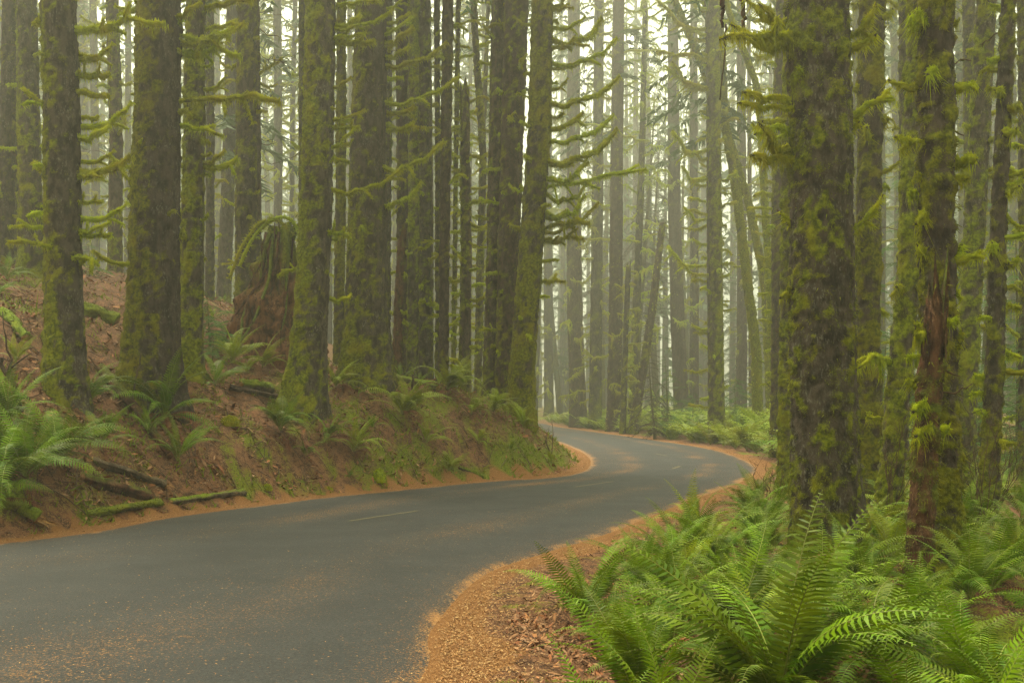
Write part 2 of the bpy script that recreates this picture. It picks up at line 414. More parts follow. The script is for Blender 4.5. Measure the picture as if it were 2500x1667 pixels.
def dash(p0, p1, wid, label):
    p0, p1 = np.array(G(*p0)), np.array(G(*p1)); n = 14
    t = np.linspace(0, 1, n)[:, None]; c = p0 * (1 - t) + p1 * t
    d = (p1 - p0) / np.linalg.norm(p1 - p0); s = np.array([-d[1], d[0]])
    rows = np.stack([c - s * wid / 2, c + s * wid / 2], 1)
    rows += rng.normal(size=rows.shape) * .006
    x = rows.reshape(-1, 2); z = road_z(x[:, 0], x[:, 1]) + .006
    me = mk_mesh('road_marking', np.column_stack([x, z]), [grid_faces(n, 2, False)], M_PAINT)
    o = link('road_marking', me); tag(o, label, 'road marking', 'worn centre dashes on the road', 'structure')
dash((853, 1282), (1022, 1256), .075, 'nearest worn yellow centre dash on the asphalt')
dash((1402, 1196), (1497, 1181), .085, 'middle yellow centre dash where the road starts to bend')
dash((1643, 1149), (1660, 1142), .10, 'short yellow dash at the tightest part of the bend')
dash((1600, 1111), (1630, 1117), .09, 'faint yellow dash on the road just past the bend')

# ------------------------------------------------------------------ haze
# (the box is added at the end of the script, round everything)

# ------------------------------------------------------------------ branches (shared meshes)
def branch_mesh(shape, L, seed, mat, fuzz=1.0, hang=1.0, thick=1.0, bare=.12, lo=False):
    r = np.random.default_rng(seed)
    b = Buf()
    n = max(6, int((16 if L > 1 else 10) * (0.6 if lo else 1.0)))
    t = np.linspace(0, 1, n)
    z = {'up': -.16 * L * np.sin(np.pi * t ** .9) * (.8 + .4 * r.random()), 'flat': .05 * L * np.sin(np.pi * t) * r.uniform(-.4, 1),
         'droop': .14 * L * np.sin(np.pi * t), 'hook': .20 * L * np.sin(np.pi * t ** 1.6)}[shape]
    y = .07 * L * np.sin(2 * np.pi * (t * r.uniform(.6, 1.1) + r.random())) ; y = y - y[0] - (y[-1] - y[0]) * t
    z = z + .022 * L * np.sin(2 * np.pi * (t * r.uniform(1.5, 2.6) + r.random())) * np.sin(np.pi * t)
    path = np.stack([L * t, y, z], -1)
    path += r.normal(size=path.shape) * .015 * L ** .5 * np.sin(np.pi * t)[:, None]
    base = .050 * thick
    rad = base * (1.0 - .22 * t) * (1 + .30 * vnoise(np.stack([t * 7 * L, 0 * t + seed, 0 * t], -1), seed))
    moss_t = np.clip(1.0 + .6 * vnoise(np.stack([t * 5 * L, 0 * t + seed, 0 * t + 3], -1), seed + 1) - (t > 1 - bare) * 1.3, 0, 1)
    rad = rad * (.42 + .58 * moss_t); rad[-1] *= .6
    def sleeve(path, rad, moss, ns, dens):
        V, N = add_tube(b, path, rad, ns, seed, .50, 0, np.repeat(moss, ns), 14.0)
        if lo and dens < 80: return
        ln = np.linalg.norm(np.diff(path, axis=0), axis=1).sum()
        k = int(dens * ln)
        i = r.integers(0, len(V), k); keep = np.repeat(moss, ns)[i] > .35; i = i[keep]; k = len(i)
        j = (i + ns) % len(V); f = r.random((k, 1)); f[np.abs(i - j) > ns] = 0
        P = V[i] * (1 - f) + V[j] * f; D = N[i] + r.normal(size=(k, 3)) * .35
        D[:, 2] += np.where(N[i][:, 2] < -.1, -1.1, .15)
        Lb = np.where(N[i][:, 2] < -.1, r.gamma(2.0, .022, k) * hang, r.uniform(.014, .045, k)) * (1.0 if not lo else 1.3)
        blades(b, P, D, r.uniform(.007, .014, k) * (1.0 if not lo else 1.8), Lb, 0, r.uniform(.75, 1.0, k))
    sleeve(path, rad, moss_t, 5 if lo else 7, 620 * fuzz * (.3 if lo else 1))
    for q in range(r.integers(1, 6) if L > 1.2 else (r.integers(0, 4) if L > .7 else r.integers(0, 2))):
        t0 = r.uniform(.25, .92); i0 = min(n - 2, int(t0 * (n - 1)))
        ln = r.uniform(.12, .35) * L ** .6; sd = r.choice([-1, 1]); dz = r.uniform(-1.0, .7)
        tt = np.linspace(0, 1, 6)[:, None]
        dv = np.array([r.uniform(.3, .9), sd * r.uniform(.2, .9), dz]); dv /= np.linalg.norm(dv)
        pp = path[i0] + dv * ln * tt + np.array([0, 0, -.10]) * ln * tt ** 2
        sleeve(pp, base * np.array([.6, .66, .6, .52, .45, .22]), np.full(6, .9), 5, 450 * fuzz * (.3 if lo else 1))
    if hang > .9 and L > .5 and not lo:                                  # long hanging tresses
        for q in range(int(r.integers(2, 6) * L)):
            i0 = r.integers(2, n); k = 16; pz = r.uniform(.05, .17) * hang
            P = path[i0] + r.normal(size=(k, 3)) * np.array([.03, .02, .01])
            blades(b, P, np.array([[0, 0, -1.0]]) + r.normal(size=(k, 3)) * .12, .012, r.uniform(.5, 1, k) * pz, 0, .85)
    return b.mesh('branch', [mat])

BR = {}
def branch_set(mat, key, **kw):
    for shape in ('up', 'flat', 'droop', 'hook'):
        for L in (.35, .9, 1.8):
            for s in range(3):
                BR.setdefault((key, shape, L), []).append(branch_mesh(shape, L, hash_seed(key, shape, L, s), mat, **kw))
def hash_seed(*a): return sum(ord(c) * (i + 3) for i, c in enumerate(str(a))) % 100000
branch_set(M_MOSS, 'near', bare=.0, fuzz=1.2, thick=.92)
branch_set(M_MOSS, 'right', hang=1.8, fuzz=1.25, thick=1.0, bare=.03)
branch_set(M_LICHEN, 'pale', hang=1.5, fuzz=.8, thick=.85)
branch_set(M_TWIG, 'bare', hang=.3, fuzz=.10, thick=.45, bare=1.0)
branch_set(M_MOSS, 'far', lo=True, thick=.9, hang=1.3)
branch_set(M_LICHEN, 'farpale', lo=True, thick=.8, hang=2.0)

def basis(d, L, Lnom, th, roll=0.0):
    x = np.asarray(d, dtype=np.float64); x = x / np.linalg.norm(x)
    up = np.array([0, 0, 1.0]); y = np.cross(up, x)
    if np.linalg.norm(y) < 1e-3: y = np.array([0, 1.0, 0])
    y /= np.linalg.norm(y); z = np.cross(x, y)
    s = L / Lnom
    return Matrix(((x[0] * s, y[0] * th, z[0] * th), (x[1] * s, y[1] * th, z[1] * th), (x[2] * s, y[2] * th, z[2] * th))).to_4x4()
def pick_branch(style, shape, L, r):
    Ln = min((.35, .9, 1.8), key=lambda q: abs(math.log(q / L)))
    v = BR[(style, shape, Ln)]; return v[r.integers(0, len(v))], Ln
def put_branch(parent, org, p0, d, L, style, shape, th, r):
    me, Ln = pick_branch(style, shape, L, r)
    M = basis(d, L, Ln, th * (.62 + .6 * r.random())); M.translation = Vector(np.asarray(p0) - org)
    return link('branch', me, parent, mat=M)

# ------------------------------------------------------------------ trunks
def trunk(pts, d, w0, w1, flare, moss, mdir, seed, base_z, mat, top=None, moss_amt=1.0, px_step=2.4, ztop=None, fuzz=1.0, mossmat=None, ragged=False):
    """pts: photo points from base to the frame's top, all at distance d; returns axis function, trunk mesh, moss mesh, base."""
    r = np.random.default_rng(seed)
    W = np.array([at(px, py, d) for px, py in pts])
    zs, xs = W[:, 2].copy(), W[:, 0].copy()
    zs[0] = base_z
    px = d / 1045.0
    z_vis = CH + d * HY / F + .4
    zt = ztop if ztop is not None else max(z_vis + 2.5, 28.0 if d < 40 else 0)
    o = np.argsort(zs); zs, xs = zs[o], xs[o]
    sl = (xs[-1] - xs[-2]) / max(zs[-1] - zs[-2], .1)
    zs = np.append(zs, zt + 1); xs = np.append(xs, xs[-1] + np.clip(sl, -.25, .25) * (zt + 1 - zs[-2]))
    yoff = r.uniform(-.012, .012)
    def axis(z):
        z = np.asarray(z, dtype=np.float64)
        return np.stack([np.interp(z, zs, xs), d + yoff * (z - base_z), z], -1)
    def smooth_axis(z):
        return (axis(z - .35) + 2 * axis(z) + axis(z + .35)) / 4 * np.array([1, 1, 0]) + np.stack([0 * z, 0 * z, z], -1)
    r0, r1 = w0 * d / F / 2, w1 * d / F / 2
    lo = base_z - .35
    step = max(px_step * px, .02)
    zv = np.arange(lo, min(zt, z_vis), step)
    if zt > z_vis: zv = np.concatenate([zv, np.arange(z_vis, zt, .5)])
    ns = int(np.clip(2 * math.pi * r0 / (px_step * px), 9, 130))
    H = max(z_vis - base_z, 1)
    def radius(z):
        t = np.clip((z - base_z) / H, 0, 1.3); return r0 + (r1 - r0) * t
    C = smooth_axis(zv); R = radius(zv)
    a = np.linspace(0, 2 * math.pi, ns, endpoint=False)
    h = np.maximum(zv - base_z, 0)[:, None]
    hf = .55 + .75 * r0
    lob = .8 + .30 * np.cos(a * r.integers(3, 6) + r.random() * 6)[None] + .22 * np.cos(a * 7 + r.random() * 6)[None]
    RR = R[:, None] * (1 + flare * np.exp(-h / hf) * lob)
    ca, sa = np.cos(a)[None], np.sin(a)[None]
    P = np.stack([C[:, :1] + RR * ca, C[:, 1:2] + RR * sa, np.repeat(zv[:, None], ns, 1)], -1).reshape(-1, 3)
    N = np.stack([np.repeat(ca, len(zv), 0), np.repeat(sa, len(zv), 0), 0 * RR], -1).reshape(-1, 3)
    Q = P + seed * 7.3
    big = fbm(Q * np.array([1.6, 1.6, .9]), seed, 2)
    plate = vnoise(Q * np.array([9.5, 9.5, 5.2]), seed + 1) + .35 * vnoise(Q * np.array([22, 22, 11]), seed + 8); plate2 = vnoise(Q * np.array([30, 30, 16]), seed + 2)
    m = moss + .30 * fbm(Q * np.array([1.7, 1.7, .75]), seed + 3, 3) + .36 * vnoise(Q * np.array([7.5, 7.5, 5]), seed + 4) + .42 * vnoise(Q * 14, seed + 5) + .10 * plate
    m = m + mdir * .42 * N[:, 0] + .28 * np.exp(-(P[:, 2] - base_z).clip(0) / .7)
    m = np.clip(m, 0, 1)
    disp = RR.ravel() * .05 * big + .010 * plate - .030 * np.exp(-(plate / .13) ** 2) * (1 - .7 * m) + .009 * plate2 + m * (.026 + .050 * vnoise(Q * 13, seed + 6).clip(-.35, 1))
    P = P + N * disp[:, None] * min(1.0, .25 + 8 * px * 10) * np.array([1, 1, 0]) + np.array([0, 0, 1.0]) * (plate2 * .008)[:, None]
    if ragged:                                                            # snapped, splintered top
        k = len(zv); hh = (vnoise(np.stack([np.cos(a) * 2.2, np.sin(a) * 2.2, 0 * a], -1), seed) * .5 + vnoise(np.stack([np.cos(a) * 6, np.sin(a) * 6, 0 * a], -1), seed + 9) * .45) * (.8 + r0 * 2)
        tt = sstep(.80, 1.0, np.linspace(0, 1, k))[:, None] * hh[None]
        P[:, 2] += tt.ravel()
    faces = [grid_faces(len(zv), ns, True)]
    V = np.concatenate([P, [C[-1] + np.array([0, 0, .05 if not ragged else -.15])]])
    i = np.arange(ns); faces.append(np.stack([(len(zv) - 1) * ns + i, (len(zv) - 1) * ns + (i + 1) % ns, np.full(ns, len(P))], -1))
    org = np.array([float(C[1, 0]), d, base_z])
    me = mk_mesh('trunk', V - org, faces, mat, None, True, {'moss': np.append(m, 0.0)})
    mm = None
    if fuzz > 0:
        vis = (P[:, 2] < z_vis) & (N[:, 1] < .35)
        area_px = w0 * H / d * F * .41 * .41
        k = int(min(26000, area_px / 7.0 * fuzz))
        idx = np.nonzero(vis)[0]; pr = m[idx] ** 1.5 + 1e-4; pr /= pr.sum()
        i = r.choice(idx, k, p=pr)
        Pb = P[i] + r.normal(size=(k, 3)) * step * .6
        Pb -= N[i] * .012
        D = N[i] * 1.0 + np.array([0, 0, -.75]) + r.normal(size=(k, 3)) * .45
        b = Buf()
        ln = np.clip(r.gamma(2.4, .017, k), .015, .13) * moss_amt * max(1.0, d / 26)
        blades(b, Pb - org, D, r.uniform(.007, .015, k) * max(1.0, d / 17), ln, 0, r.uniform(.55, 1, k))
        mm = b.mesh('moss', [mossmat or M_BARK])
    return axis, radius, me, mm, org

USED = []
def crown_mesh(seed):
    r = np.random.default_rng(seed); b = Buf()
    for k in range(24):
        u = r.random(); az = r.random() * 6.28; L = 3.6 * (1.05 - u) ** .7 * r.uniform(.7, 1.1)
        d = np.array([math.cos(az), math.sin(az), -.12 + .3 * u]); p = np.array([0, 0, 15 * u])
        m = 26; t = r.uniform(.12, 1, m)
        P = p + d * (L * t)[:, None] + np.array([0, 0, -.25]) * (L * t ** 2)[:, None]
        D = d * .6 + np.array([-d[1], d[0], 0]) * r.choice([-1, 1], m)[:, None] * .9 + np.array([0, 0, -.5]) + r.normal(size=(m, 3)) * .2
        blades(b, P, D, r.uniform(.10, .2, m), r.uniform(.35, .75, m), 0, 0)
    return b.mesh('crown', [M_CROWN])
CROWNS = [crown_mesh(k) for k in range(4)]
GAPS = [(30, 'left edge trunks'), (150, 'dark stub-branched spruce'), (380, 'widest left spruce'), (472, 'evenly mossed trunk'), (602, 'trunk behind the root mound'), (775, 'curved spruce'), (900, 'broad crest spruce'),
        (984, 'brown crest trunk'), (1036, 'needle-hung trunk'), (1088, 'straight reddish trunk'), (1136, 'bristling snag'), (1206, 'twin brown trunks'), (1295, 'green bank-nose spruce'), (1404, 'dark straight trunk'),
        (1508, 'tall brown trunk'), (1590, 'red-footed snag'), (1650, 'broad hazy trunk'), (1745, 'bristly trunk'), (1830, 'leaning mossy pole'), (1900, 'straight pegged trunk'), (2010, 'massive trunk'), (2122, 'half-hidden trunk'),
        (2200, 'right-leaning mossy trunk'), (2290, 'thickly mossed trunk'), (2380, 'brown-green trunk'), (2440, 'slim right trunk')]
def between(start, px):
    a = [n for q, n in GAPS if q <= px]; b = [n for q, n in GAPS if q > px]
    if not a: return start + ' left of the ' + b[0]
    if not b: return start + ' right of the ' + a[-1]
    return start + ' between the ' + a[-1] + ' and the ' + b[0]
def add_tree(label, pts, w0, w1, d=None, flare=.35, moss=.3, mdir=0.0, nb=14, blen=(.3, 1.2), style='near', hero=(), name='spruce_tree', cat='tree', group=None,
             mat=None, ztop=None, fuzz=1.0, ragged=False, sag=.0, zlow=1.2, th=1.0, moss_amt=1.0, tree_seed=[100], upb=.3, bare=.12, side=None):
    tree_seed[0] += 13; seed = tree_seed[0]; r = np.random.default_rng(seed)
    if d is None:
        x, d, bz = hit(*pts[0]); d += w0 * d / F * .45; x = (pts[0][0] - CX) / F * d; bz = min(bz, float(terrain(x, d)[0])) - .1
    else:
        x = (pts[0][0] - CX) / F * d; bz = float(terrain(x, d)[0]) - .1
    far = style in ('far', 'farpale')
    axis, radius, me, mm, org = trunk(pts, d, w0, w1, flare, moss, mdir, seed, bz, mat or M_BARK, px_step=2.6 if not far else 4.6, ztop=ztop, fuzz=fuzz, moss_amt=moss_amt, ragged=ragged,
                                      mossmat=(M_LICHEN if style in ('pale', 'farpale') else M_BARK))
    e = empty(name, org, label, cat, group)
    link('trunk', me, e)
    if mm: link('moss', mm, e, kind='stuff')
    USED.append((org[0], org[1], radius(bz)))
    if ztop is None and d >= 44:
        for q in range(2):
            zc = CH + d * (HY - r.uniform(120, 420)) / F + q * 9; pc = axis(zc) - org; sc_ = r.uniform(.75, 1.15)
            M = Matrix.Rotation(r.random() * 6.28, 4, 'Z') @ Matrix.Diagonal((sc_, sc_, 1.1)).to_4x4(); M.translation = Vector(pc); link('crown', CROWNS[r.integers(0, 4)], e, mat=M)
    if ztop is None and d < 40:
        zc = max(14.0 + 3 * r.random(), CH + d * HY / F + 1.5); pc = axis(zc) - org
        if len(me.vertices) and zc: 
            M = Matrix.Rotation(r.random() * 6.28, 4, 'Z') @ Matrix.Diagonal((.8 + .3 * r.random(),) * 2 + (.9,)).to_4x4(); M.translation = Vector(pc); link('crown', CROWNS[r.integers(0, 4)], e, mat=M)

    z_vis = min(CH + d * HY / F + .5, (ztop or 99) - .1)
    for (py, ex, ey) in hero:
        z0 = CH - (py - HY) / F * d
        p0 = axis(z0)
        L0 = np.hypot(ex - CX - p0[0] / d * F, ey - py) * d / F
        dy = r.uniform(-.45, .25) * L0
        p1 = at(ex, ey, d + dy)
        ax = p1 - p0; ax[2] = 0; ax /= np.linalg.norm(ax) + 1e-9
        p0 = p0 + ax * radius(z0) * .55
        dv = p1 - p0; L = np.linalg.norm(dv)
        sl = dv[2] / L
        shape = 'up' if sl > .12 else ('droop' if sl < -.35 else 'flat')
        st = style
        if L > 8: continue
        put_branch(e, org, p0, dv, L, st, shape, th * (1.1 + .30 * (L > 1.0)), r)
    # remaining branches: all round the trunk
    if far:
        b_items = []
    for k in range(nb):
        z = bz + zlow + (z_vis - bz - zlow) * (k + r.random()) / nb
        az = r.uniform(0, 2 * math.pi)
        if r.random() < .6: az = (0 if r.random() < .5 else math.pi) + r.normal() * .5
        if side is not None and r.random() < .75: az = (0 if side > 0 else math.pi) + r.normal() * .5
        L = blen[0] + (blen[1] - blen[0]) * r.random() ** 2.0
        el = r.normal() * .22 + .10 - sag
        dv = np.array([math.cos(az) * math.cos(el), math.sin(az) * math.cos(el), math.sin(el)])
        p0 = axis(z) + np.array([math.cos(az), math.sin(az), 0]) * radius(z) * .7
        q = r.random()
        shape = 'up' if q < upb else ('flat' if q < upb + .35 else ('droop' if q < .85 else 'hook'))
        st = 'bare' if (r.random() < bare and not far) else style
        if far:
            me_b, Ln = pick_branch(st, shape, L, r); M = np.array(basis(dv, L, Ln, th * max(1.0, d / 42)))[:3, :3]
            nv = len(me_b.vertices); co = np.empty(nv * 3, dtype=np.float32); me_b.vertices.foreach_get('co', co)
            ii = np.empty(len(me_b.loops), dtype=np.int32); me_b.loops.foreach_get('vertex_index', ii)
            ls = np.empty(len(me_b.polygons), dtype=np.int32); me_b.polygons.foreach_get('loop_start', ls)
            tot = np.diff(np.append(ls, len(ii)))
            q4 = ii[(ls[tot == 4][:, None] + np.arange(4))]; q3 = ii[(ls[tot == 3][:, None] + np.arange(3))]
            b_items.append((co.reshape(-1, 3) @ M.T + (p0 - org), q3, q4))
        else:
            put_branch(e, org, p0, dv, L, st, shape, th, r)
    if far and nb:
        b = Buf()
        for V, q3, q4 in b_items:
            k0 = b.n; b.add(V, q3, 0, .95)
            b.F.append(q4.astype(np.int64) + k0); b.M.append(0)
        link('branch', b.mesh('branch', [M_LICHEN if style == 'farpale' else M_MOSS]), e, kind='stuff')
    return e, axis, radius, org, d

# ---------------------------------------------------------------- left bank trees
T = add_tree
T('dark trunk at the left edge, behind the mossy trunk beside the three-stub spruce', [(14, 700), (20, 300), (27, 0)], 36, 34, 30, .2, .25, 0, 12, (.3, 1.1))
T('leaning slim trunk squeezed between the left edge trunk and its mossier neighbour', [(34, 705), (40, 350), (46, 0)], 26, 22, 31, .2, .35, -.6, 10, (.3, .9))
T('mossy green trunk directly left of the dark spruce with stub branches', [(78, 702), (72, 380), (66, 0)], 58, 46, 27, .25, .36, -.4, 10, (.3, 1.0))
T('dark spruce with stub branches and peeling grey bark on its right side', [(160, 985), (156, 600), (154, 300), (146, 0)], 86, 80, None, .50, .36, -.8, 18, (.15, .8), zlow=2.2,
  hero=[(78, 404, 60), (140, 276, 104), (125, 240, 150), (190, 268, 180), (228, 266, 236), (306, 322, 249), (330, 270, 305), (388, 280, 366), (415, 318, 382), (434, 252, 433), (500, 252, 490), (528, 312, 494),
        (560, 270, 540), (580, 272, 572), (80, 92, 44), (320, 112, 292), (262, 55, 215), (415, 84, 395), (560, 25, 552), (600, 20, 590), (640, 210, 625), (210, 128, 208)])
T('slender reddish trunk seen between the two big left spruces', [(280, 685), (284, 330), (274, 0)], 34, 30, 34, .2, .22, 0, 22, (.3, 1.5), mat=M_BARKB)
T('widest left spruce with mossy left flank and grey cracked bark on its right', [(365, 1000), (372, 800), (382, 400), (388, 0)], 124, 102, None, .60, .38, -1.0, 16, (.15, .9), zlow=2.6,
  hero=[(40, 492, 4), (84, 598, 56), (92, 560, 88), (124, 588, 138), (246, 682, 248), (300, 545, 332), (110, 545, 106), (288, 388, 262), (300, 405, 268), (20, 330, -10), (330, 352, 342), (225, 335, 220)])
T('evenly moss-covered trunk just right of the widest left spruce', [(466, 930), (468, 600), (472, 300), (476, 0)], 56, 46, None, .25, .5, -.3, 14, (.15, .8), zlow=2.4,
  hero=[(18, 612, 2), (215, 552, 182), (395, 550, 366), (400, 580, 386), (70, 600, 60), (405, 440, 400), (540, 508, 522), (545, 436, 545), (160, 520, 150)])
T('thin dark trunk right behind the evenly moss-covered trunk', [(512, 690), (514, 350), (512, 0)], 22, 20, 36, .15, .2, 0, 12, (.3, 1.0))
T('hazy dark trunk left of the upturned root mound', [(545, 672), (560, 330), (566, 0)], 36, 30, 44, .2, .12, 0, 14, (.4, 1.4), style='far', bare=.5)
T('upright mossy trunk rising behind the root mound', [(600, 640), (602, 380), (606, 0)], 52, 46, 30, .2, .44, -.3, 18, (.2, .8))
T('brown trunk close behind the mossy one above the root mound, with bare twigs', [(628, 640), (626, 350), (622, 0)], 22, 24, 32, .2, .12, 0, 26, (.5, 1.7), mat=M_BARKB, bare=.75, upb=.8, side=1)
T('pale fog-bound trunk with sloping limbs above the root mound', [(678, 660), (679, 300), (676, 0)], 22, 20, 66, .1, .1, 0, 64, (.8, 3.2), style='far', sag=-.15, upb=.7, fuzz=.0)
T('thinner fog-bound trunk right of the pale one with sloping limbs', [(712, 660), (714, 300), (722, 0)], 13, 12, 70, .1, .1, 0, 56, (.8, 3.0), style='far', sag=-.15, upb=.7, fuzz=0)
T('narrow dark trunk tucked behind the curved leaning spruce on its left side', [(736, 720), (738, 350), (738, 0)], 17, 19, 34, .15, .3, -.4, 14, (.2, .6))
T('spruce with a curved mossy foot sweeping left towards the slope', [(728, 1012), (748, 920), (762, 760), (774, 500), (780, 250), (786, 0)], 80, 70, None, .85, .46, -.8, 16, (.12, .8), zlow=2.6,
  hero=[(368, 866, 312), (455, 978, 414), (70, 962, 22), (60, 880, 34), (20, 930, 4), (100, 890, 82), (217, 858, 188), (295, 892, 268), (570, 855, 573), (215, 742, 220), (330, 738, 328), (110, 915, 100), (25, 825, 8)])
T('mossy trunk showing between the curved spruce and the broad dark one', [(826, 800), (832, 400), (833, 0)], 26, 22, 31, .2, .5, 0, 12, (.2, .5))
T('broad dark spruce with flaring foot on the crest of the bank', [(898, 872), (896, 650), (898, 400), (906, 0)], 108, 72, 26.5, .50, .28, -.4, 16, (.15, .9), zlow=3.2,
  hero=[(136, 1000, 112), (156, 1092, 103), (268, 1012, 260), (243, 1122, 186), (300, 1000, 322), (398, 1084, 345), (498, 1030, 442), (108, 1010, 66), (55, 1000, 30), (20, 985, -8), (320, 1040, 312), (430, 990, 440), (250, 915, 200), (352, 820, 360), (90, 1005, 40)])
T('dark slim trunk hugging the right side of the broad crest spruce', [(944, 850), (948, 400), (950, 0)], 18, 16, 33, .1, .2, 0, 18, (.3, .8))
T('brown trunk second to the right of the broad crest spruce', [(984, 870), (986, 400), (984, 0)], 34, 36, 33.5, .15, .2, 0, 16, (.3, 1.0), mat=M_BARKB)
T('broken red-brown snag standing in front of the brown crest trunk', [(968, 845), (974, 700), (982, 572)], 24, 18, 31.5, .25, .12, 0, 3, (.2, .4), name='broken_snag', cat='snag', mat=M_WOOD, ztop=CH - (572 - HY) / F * 31.5, ragged=True)
T('green mossy trunk between two brown trunks on the crest', [(1006, 876), (1010, 500), (1008, 0)], 28, 26, 31.8, .15, .45, 0, 12, (.2, .5))
T('dark needle-hung trunk in the middle of the crest row', [(1036, 872), (1036, 500), (1030, 0)], 42, 44, 33, .15, .25, 0, 18, (.3, .8))
T('thin trunk between the dark crest trunk and the reddish straight one', [(1069, 880), (1069, 400), (1066, 0)], 14, 14, 34, .1, .3, 0, 18, (.2, .6))
T('straight reddish trunk left of the bright fog gap', [(1082, 900), (1086, 500), (1093, 0)], 24, 28, 32, .15, .18, .2, 18, (.2, .7), mat=M_BARKB)
T('pole-thin trunk with many mossy stubs inside the bright fog gap', [(1106, 905), (1112, 500), (1120, 0)], 11, 11, 35, .1, .35, 0, 44, (.25, .8))
T('broken-topped trunk bristling with mossy branches in the bright fog gap', [(1134, 930), (1138, 600), (1134, 230)], 30, 20, 33, .15, .35, -.3, 44, (.3, 1.1), name='broken_snag', cat='snag', mat=M_BARKB, ztop=CH - (228 - HY) / F * 33, ragged=True, zlow=.6)
T('curving trunk with mossy limbs between the snag and the twin brown trunks', [(1165, 925), (1172, 650), (1180, 380), (1162, 120), (1156, 0)], 19, 17, 38, .1, .35, 0, 40, (.4, 1.5), bare=.2)
T('leaning pale stick-thin trunk at the right of the bright fog gap', [(1160, 935), (1175, 500), (1192, 0)], 12, 10, 46, .1, .3, 0, 40, (.4, 1.3), style='far')
T('left one of the twin brown trunks at the nose of the bank', [(1196, 950), (1206, 600), (1216, 0)], 38, 32, 31.5, .22, .2, -.2, 16, (.2, .8), mat=M_BARKB, upb=.5,
  hero=[(85, 1180, 60), (160, 1172, 152), (418, 1185, 412), (492, 1190, 488)])
T('right one of the twin brown trunks, half behind the green bank-nose spruce', [(1232, 955), (1242, 600), (1262, 0)], 48, 60, 31, .2, .28, -.1, 20, (.2, .7), mat=M_BARKB,
  hero=[(130, 1254, 115), (230, 1214, 215), (335, 1218, 325), (460, 1240, 448)])
T('green spruce with long upswept branches leaning over the bend', [(1272, 1018), (1276, 880), (1290, 700), (1300, 560), (1318, 300), (1324, 0)], 62, 50, 29.5, .32, .58, 0, 12, (.15, .45), zlow=2.0, th=1.15,
  hero=[(62, 1429, 40), (92, 1469, 44), (150, 1506, 94), (168, 1414, 148), (250, 1514, 186), (316, 1424, 274), (341, 1500, 281), (392, 1508, 314), (425, 1438, 396), (462, 1577, 414), (458, 1430, 448), (510, 1428, 476),
        (568, 1462, 494), (560, 1440, 546), (590, 1424, 582), (640, 1358, 634), (690, 1380, 688), (724, 1342, 724), (20, 1380, -20), (215, 1386, 190), (520, 1382, 512), (60, 1254, 40), (240, 1262, 226), (310, 1268, 296), (460, 1242, 448), (560, 1244, 545), (30, 1400, 20), (120, 1440, 112), (284, 1378, 276), (405, 1400, 402)])

# ---------------------------------------------------------------- trees beyond the bend, in the haze
def FARD(d): return d if d < 40 else 40 + (d - 40) * 2.1
def FT(label, pts, w0, w1, d, nb=30, blen=(.5, 2.2), style='farpale', **k):
    k.setdefault('group', 'trees in the haze beyond the bend'); k.setdefault('fuzz', .5)
    d = FARD(d)
    return T(label, pts, w0, w1, d, .25, k.pop('moss', .25), k.pop('mdir', 0), nb, blen, style, **k)
FT('thin hazy trunk closest to the green bank-nose spruce, beyond the road', [(1304, 998), (1310, 850), (1322, 500), (1326, 0)], 16, 12, 64, 20)
FT('broad pale trunk dissolving in fog, second beyond the bank nose', [(1340, 1000), (1338, 700), (1336, 0)], 24, 20, 74, 26)
FT('dark straight trunk nearest the road among the hazy ones on the left', [(1412, 1004), (1403, 750), (1400, 400), (1402, 0)], 42, 30, 58, 22, mat=M_BARKB, moss=.1)
FT('hazy greenish trunk between two brown ones beyond the road', [(1452, 1016), (1456, 700), (1460, 300), (1462, 0)], 32, 24, 56, 54, (.6, 2.6), sag=.3)
FT('tall brown trunk at the road edge with pale sideways limbs', [(1498, 1050), (1503, 800), (1506, 400), (1511, 0)], 36, 28, 52.4, 0, mat=M_BARKB, moss=.12, style='pale',
   hero=[(15, 1610, 2), (70, 1580, 60), (140, 1440, 128), (128, 1630, 126), (240, 1430, 205), (312, 1380, 300), (330, 1590, 345), (430, 1392, 446), (500, 1430, 470), (585, 1424, 583), (585, 1560, 590), (640, 1470, 660), (765, 1470, 755), (780, 1545, 765), (860, 1420, 845), (230, 1550, 222), (70, 1440, 66), (15, 1440, 5), (400, 1440, 380), (690, 1470, 705)])
FT('slim mossy trunk right of the tall brown trunk', [(1520, 1028), (1528, 800), (1535, 640)], 15, 10, 50, 26, (.4, 1.3), ztop=CH - (640 - HY) / F * 61, ragged=True, name='broken_snag', cat='snag')
FT('greenish lichen-hung trunk behind the leaning red-footed snag', [(1542, 1030), (1552, 800), (1566, 400), (1570, 220)], 22, 12, 54, 60, (.6, 2.4), sag=.35)
T('thin leaning snag with a bare red foot and mossy pegs', [(1543, 1058), (1566, 930), (1592, 760), (1618, 545)], 24, 8, None, .25, .30, .2, 46, (.25, .9), 'pale', name='broken_snag', cat='snag', mat=M_BARKB, zlow=1.4, ztop=CH - (540 - HY) / F * hit(1543, 1058)[1])
FT('hazy broad trunk behind the drooping lichen sapling', [(1665, 1000), (1655, 800), (1647, 500), (1644, 0)], 38, 26, 60, 30, mat=M_BARKB, moss=.1)
FT('hazy brown trunk right of the broad one behind the lichen sapling', [(1694, 998), (1695, 700), (1692, 300), (1692, 0)], 24, 18, 62, 26, mat=M_BARKB, moss=.1)
